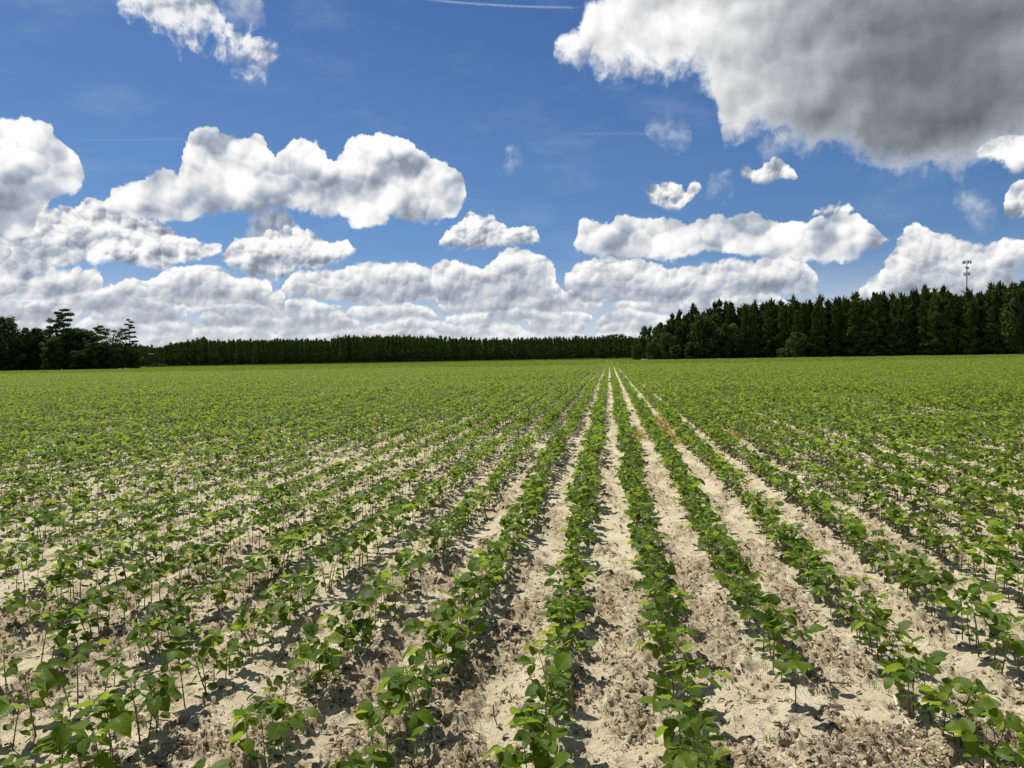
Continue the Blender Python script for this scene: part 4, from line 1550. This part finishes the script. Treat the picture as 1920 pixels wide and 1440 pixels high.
# ------------------------------------------------------------------ forest floor and the grassy headland
def sheet(name, pts, z, m):
    me = bpy.data.meshes.new(name)
    n = len(pts) // 2
    me.from_pydata([(p.x, p.y, z) for p in pts], [], [(i, i + 1, n + i + 1, n + i) for i in range(n - 1)])
    me.materials.append(m)
    me.update()
    if me.polygons[0].normal.z < 0:
        me.flip_normals()
    return tag(link(name, me), kind='structure')


m_, T_ = mat('needle_litter')
gp_ = T_.new('ShaderNodeNewGeometry').outputs['Position']
T_.l.new(principled(T_, T_.mixc(T_.noise(gp_, 0.8, 5, 0.6), (0.045, 0.035, 0.022), (0.10, 0.085, 0.045)), 0.95, 0.1), T_.out.inputs[0])
M_FLOOR = m_
m_, T_ = mat('rough_grass_ground')
gp_ = T_.new('ShaderNodeNewGeometry').outputs['Position']
T_.l.new(principled(T_, T_.mixc(T_.noise(gp_, 0.6, 5, 0.6), (0.06, 0.10, 0.02), (0.15, 0.18, 0.06)), 0.95, 0.1), T_.out.inputs[0])
M_TURF = m_


def strip(pxs, near, far):
    return [spot(px, a) for px, a in zip(pxs, near)] + [spot(px, b) for px, b in zip(pxs, far)]


a_ = [262, 300, 500, 700, 900, 1100, 1188]
d_ = [float(np.interp(q, FIELD_PX, FIELD_D)) for q in a_]
d_[-1] = 381
sheet('headland', strip(a_, [q - 3 for q in d_], [q + 3.5 for q in d_]), 0.02, M_TURF)
sheet('field_corner', strip([236, 266], [250, 250], [420, 420]), 0.028, M_TURF)
sheet('wood_corner', strip([1180, 1200], [240, 240], [420, 420]), 0.032, M_TURF)
sheet('pine_wood_floor', strip(a_, [q + 3.5 for q in d_], [q + 90 for q in d_]), 0.024, M_FLOOR)
a_ = [1192, 1330, 1500, 1700, 1920, 2300]
d_ = [float(np.interp(q, EDGE_PX, EDGE_D)) - 5.5 for q in a_]
sheet('wood_floor', strip(a_, d_, [q + 110 for q in d_]), 0.02, M_FLOOR)
sheet('thicket_floor', strip([-300, 0, 255], [241, 245, 247], [330, 330, 330]), 0.02, M_FLOOR)

P_, S_, R_ = [], [], []
for i in range(5200):
    u = rt.random()
    px = 255 + (1192 - 255) * u
    D = float(np.interp(px, FIELD_PX, FIELD_D)) + rt.uniform(-3.5, 3.2)
    if px < 262:
        D = rt.uniform(252, 380)
    P_.append(spot(px, D))
    h = rt.uniform(0.9, 1.9)
    S_.append((1, 1, h))
    R_.append((0, 0, rt.uniform(0, 6)))
for i in range(700):
    px = 1180 + 20 * rt.random() ** 2
    P_.append(spot(px, rt.uniform(250, 380)))
    S_.append((1, 1, rt.uniform(0.5, 1.1)))
    R_.append((0, 0, rt.uniform(0, 6)))
scatter('headland_grass', P_, R_, S_, [rt.randrange(4) for _ in P_], [tuft_mesh(30 + i, M_GRASS, 0.75, 16, 0.30, 0.05) for i in range(4)],
        'pale green grass strip between the crop and the far pines', 'grass')
for k, (px, D, w, h, lab) in enumerate(((292, 378, 0.42, 2.6, 'round green bush under the raised hunting stand'), (306, 377, 0.36, 2.0, 'lower pale green bush right of the one under the hunting stand'))):
    kind = FB[k]
    plant_tree(tree_master('bush', broadleaf(800 + k, 3, 2.4, 0.02, 26, 60, 0.4), M_OLIVE), spot(px, D), k, (1, 1, h / 3), lab, 'bush')


# ------------------------------------------------------------------ mast and hunting stand
m_, T_ = mat('galvanised_steel')
gp_ = T_.new('ShaderNodeTexCoord').outputs['Object']
T_.l.new(principled(T_, T_.mixc(T_.noise(gp_, 0.7, 3, 0.5), (0.16, 0.19, 0.23), (0.24, 0.27, 0.31)), 0.55, 0.4), T_.out.inputs[0])
M_STEEL = m_
m_, T_ = mat('dark_antenna_plastic')
T_.l.new(principled(T_, (0.035, 0.04, 0.05), 0.6, 0.3), T_.out.inputs[0])
M_ANT = m_
D = 342.0
base = spot(1812, D)
H = tall_for(1816, 489, D)
mast = tag(empty('cell_tower', base), 'tall grey monopole mast with two rings of antennas behind the pines', 'cell tower')
q = MB()
q.tube([(0, 0, -0.5), (0, 0, H * 0.45), (0, 0, H * 0.83), (0, 0, H)], [0.46, 0.36, 0.26, 0.2], 14)
q.build('pole', [M_STEEL], mast)


def array(zc, wid, n, ph, ah, aw):
    f = MB()
    ring = [Vector((math.cos(a) * wid, math.sin(a) * wid, zc)) for a in [i * math.pi / 3 + 0.3 for i in range(6)]]
    for z in (-0.5, 0.5):
        f.tube([v + Vector((0, 0, z)) for v in ring] + [ring[0] + Vector((0, 0, z))], [0.07] * 7, 5)
    for v in ring[::2]:
        f.tube([Vector((0, 0, zc - 0.2)), v], [0.12, 0.09], 5)
    plat = f.build('antenna_platform', [M_STEEL], mast)
    for i in range(n):
        a = ph + i * 2 * math.pi / n
        c = Vector((math.cos(a) * (wid + 0.25), math.sin(a) * (wid + 0.25), zc))
        g = MB()
        g.box(c, (0.22, aw, ah), rot=Matrix.Rotation(a, 3, 'Z'))
        g.tube([c - Vector((0, 0, ah * 0.6)), c + Vector((0, 0, ah * 0.6))], [0.05, 0.05], 5)
        p_ = g.build('antenna_panel', [M_ANT], plat, False)
    return plat


array(H - 0.9, 1.5, 7, 0.2, 1.35, 0.36)
array(H * 0.855, 1.0, 5, 0.5, 1.4, 0.34)
g = MB()
g.box((0.55, 0, H - 3.6), (0.5, 0.45, 0.9))
g.box((-0.5, 0.1, H - 3.4), (0.4, 0.4, 0.7))
g.build('radio_box', [M_ANT], mast, False)
g = MB()
g.tube([(0, 0, H), (0, 0, H + 1.4)], [0.05, 0.02], 5)
g.build('lightning_rod', [M_STEEL], mast)

m_, T_ = mat('pale_sheet_metal')
T_.l.new(principled(T_, (0.62, 0.62, 0.58), 0.45, 0.4), T_.out.inputs[0])
M_TIN = m_
m_, T_ = mat('weathered_green_board')
gp_ = T_.new('ShaderNodeTexCoord').outputs['Object']
T_.l.new(principled(T_, T_.mixc(T_.noise(gp_, 3, 4, 0.6), (0.035, 0.045, 0.03), (0.07, 0.075, 0.05)), 0.85, 0.2), T_.out.inputs[0])
M_BOARD = m_
D = 372.0
sb = spot(284.5, D)
Ht = tall_for(284.5, 663.5, D)
st_ = tag(empty('hunting_stand', sb, 0.3), 'small raised hunting stand with a pale flat roof before the far pines', 'hunting stand')
g = MB()
g.box((0, 0, 0.0), (2.5, 2.3, 0.34), rot=Matrix.Rotation(0.05, 3, 'Y'))
g.build('roof', [M_TIN], st_, False).location = (0, 0, Ht)
g = MB()
zc = Ht - 1.05
for sx, sy, dx, dy in ((0, 0.95, 1.9, 0.06), (0, -0.95, 1.9, 0.06), (0.95, 0, 0.06, 1.84), (-0.95, 0, 0.06, 1.84)):
    g.box((sx, sy, zc - 0.35), (dx, dy, 1.1))
g.box((0, 0, zc - 0.95), (2.0, 2.0, 0.1))
for sx in (-0.9, 0.9):
    for sy in (-0.9, 0.9):
        g.box((sx, sy, zc + 0.55), (0.1, 0.1, 0.75))
g.build('cabin', [M_BOARD], st_, False)
for sx in (-1, 1):
    for sy in (-1, 1):
        g = MB()
        g.tube([(sx * 1.25, sy * 1.25, -0.3), (sx * 0.92, sy * 0.92, zc - 1.0)], [0.08, 0.08], 6)
        g.build('leg', [M_BOARD], st_)
g = MB()
for sx in (-0.28, 0.28):
    g.tube([(sx, -1.9, -0.1), (sx, -1.02, zc - 0.9)], [0.04, 0.04], 5)
for i in range(9):
    t = (i + 0.5) / 9
    g.tube([(-0.28, -1.9 + 0.88 * t, (zc - 0.8) * t), (0.28, -1.9 + 0.88 * t, (zc - 0.8) * t)], [0.03, 0.03], 5)
g.build('ladder', [M_BOARD], st_)
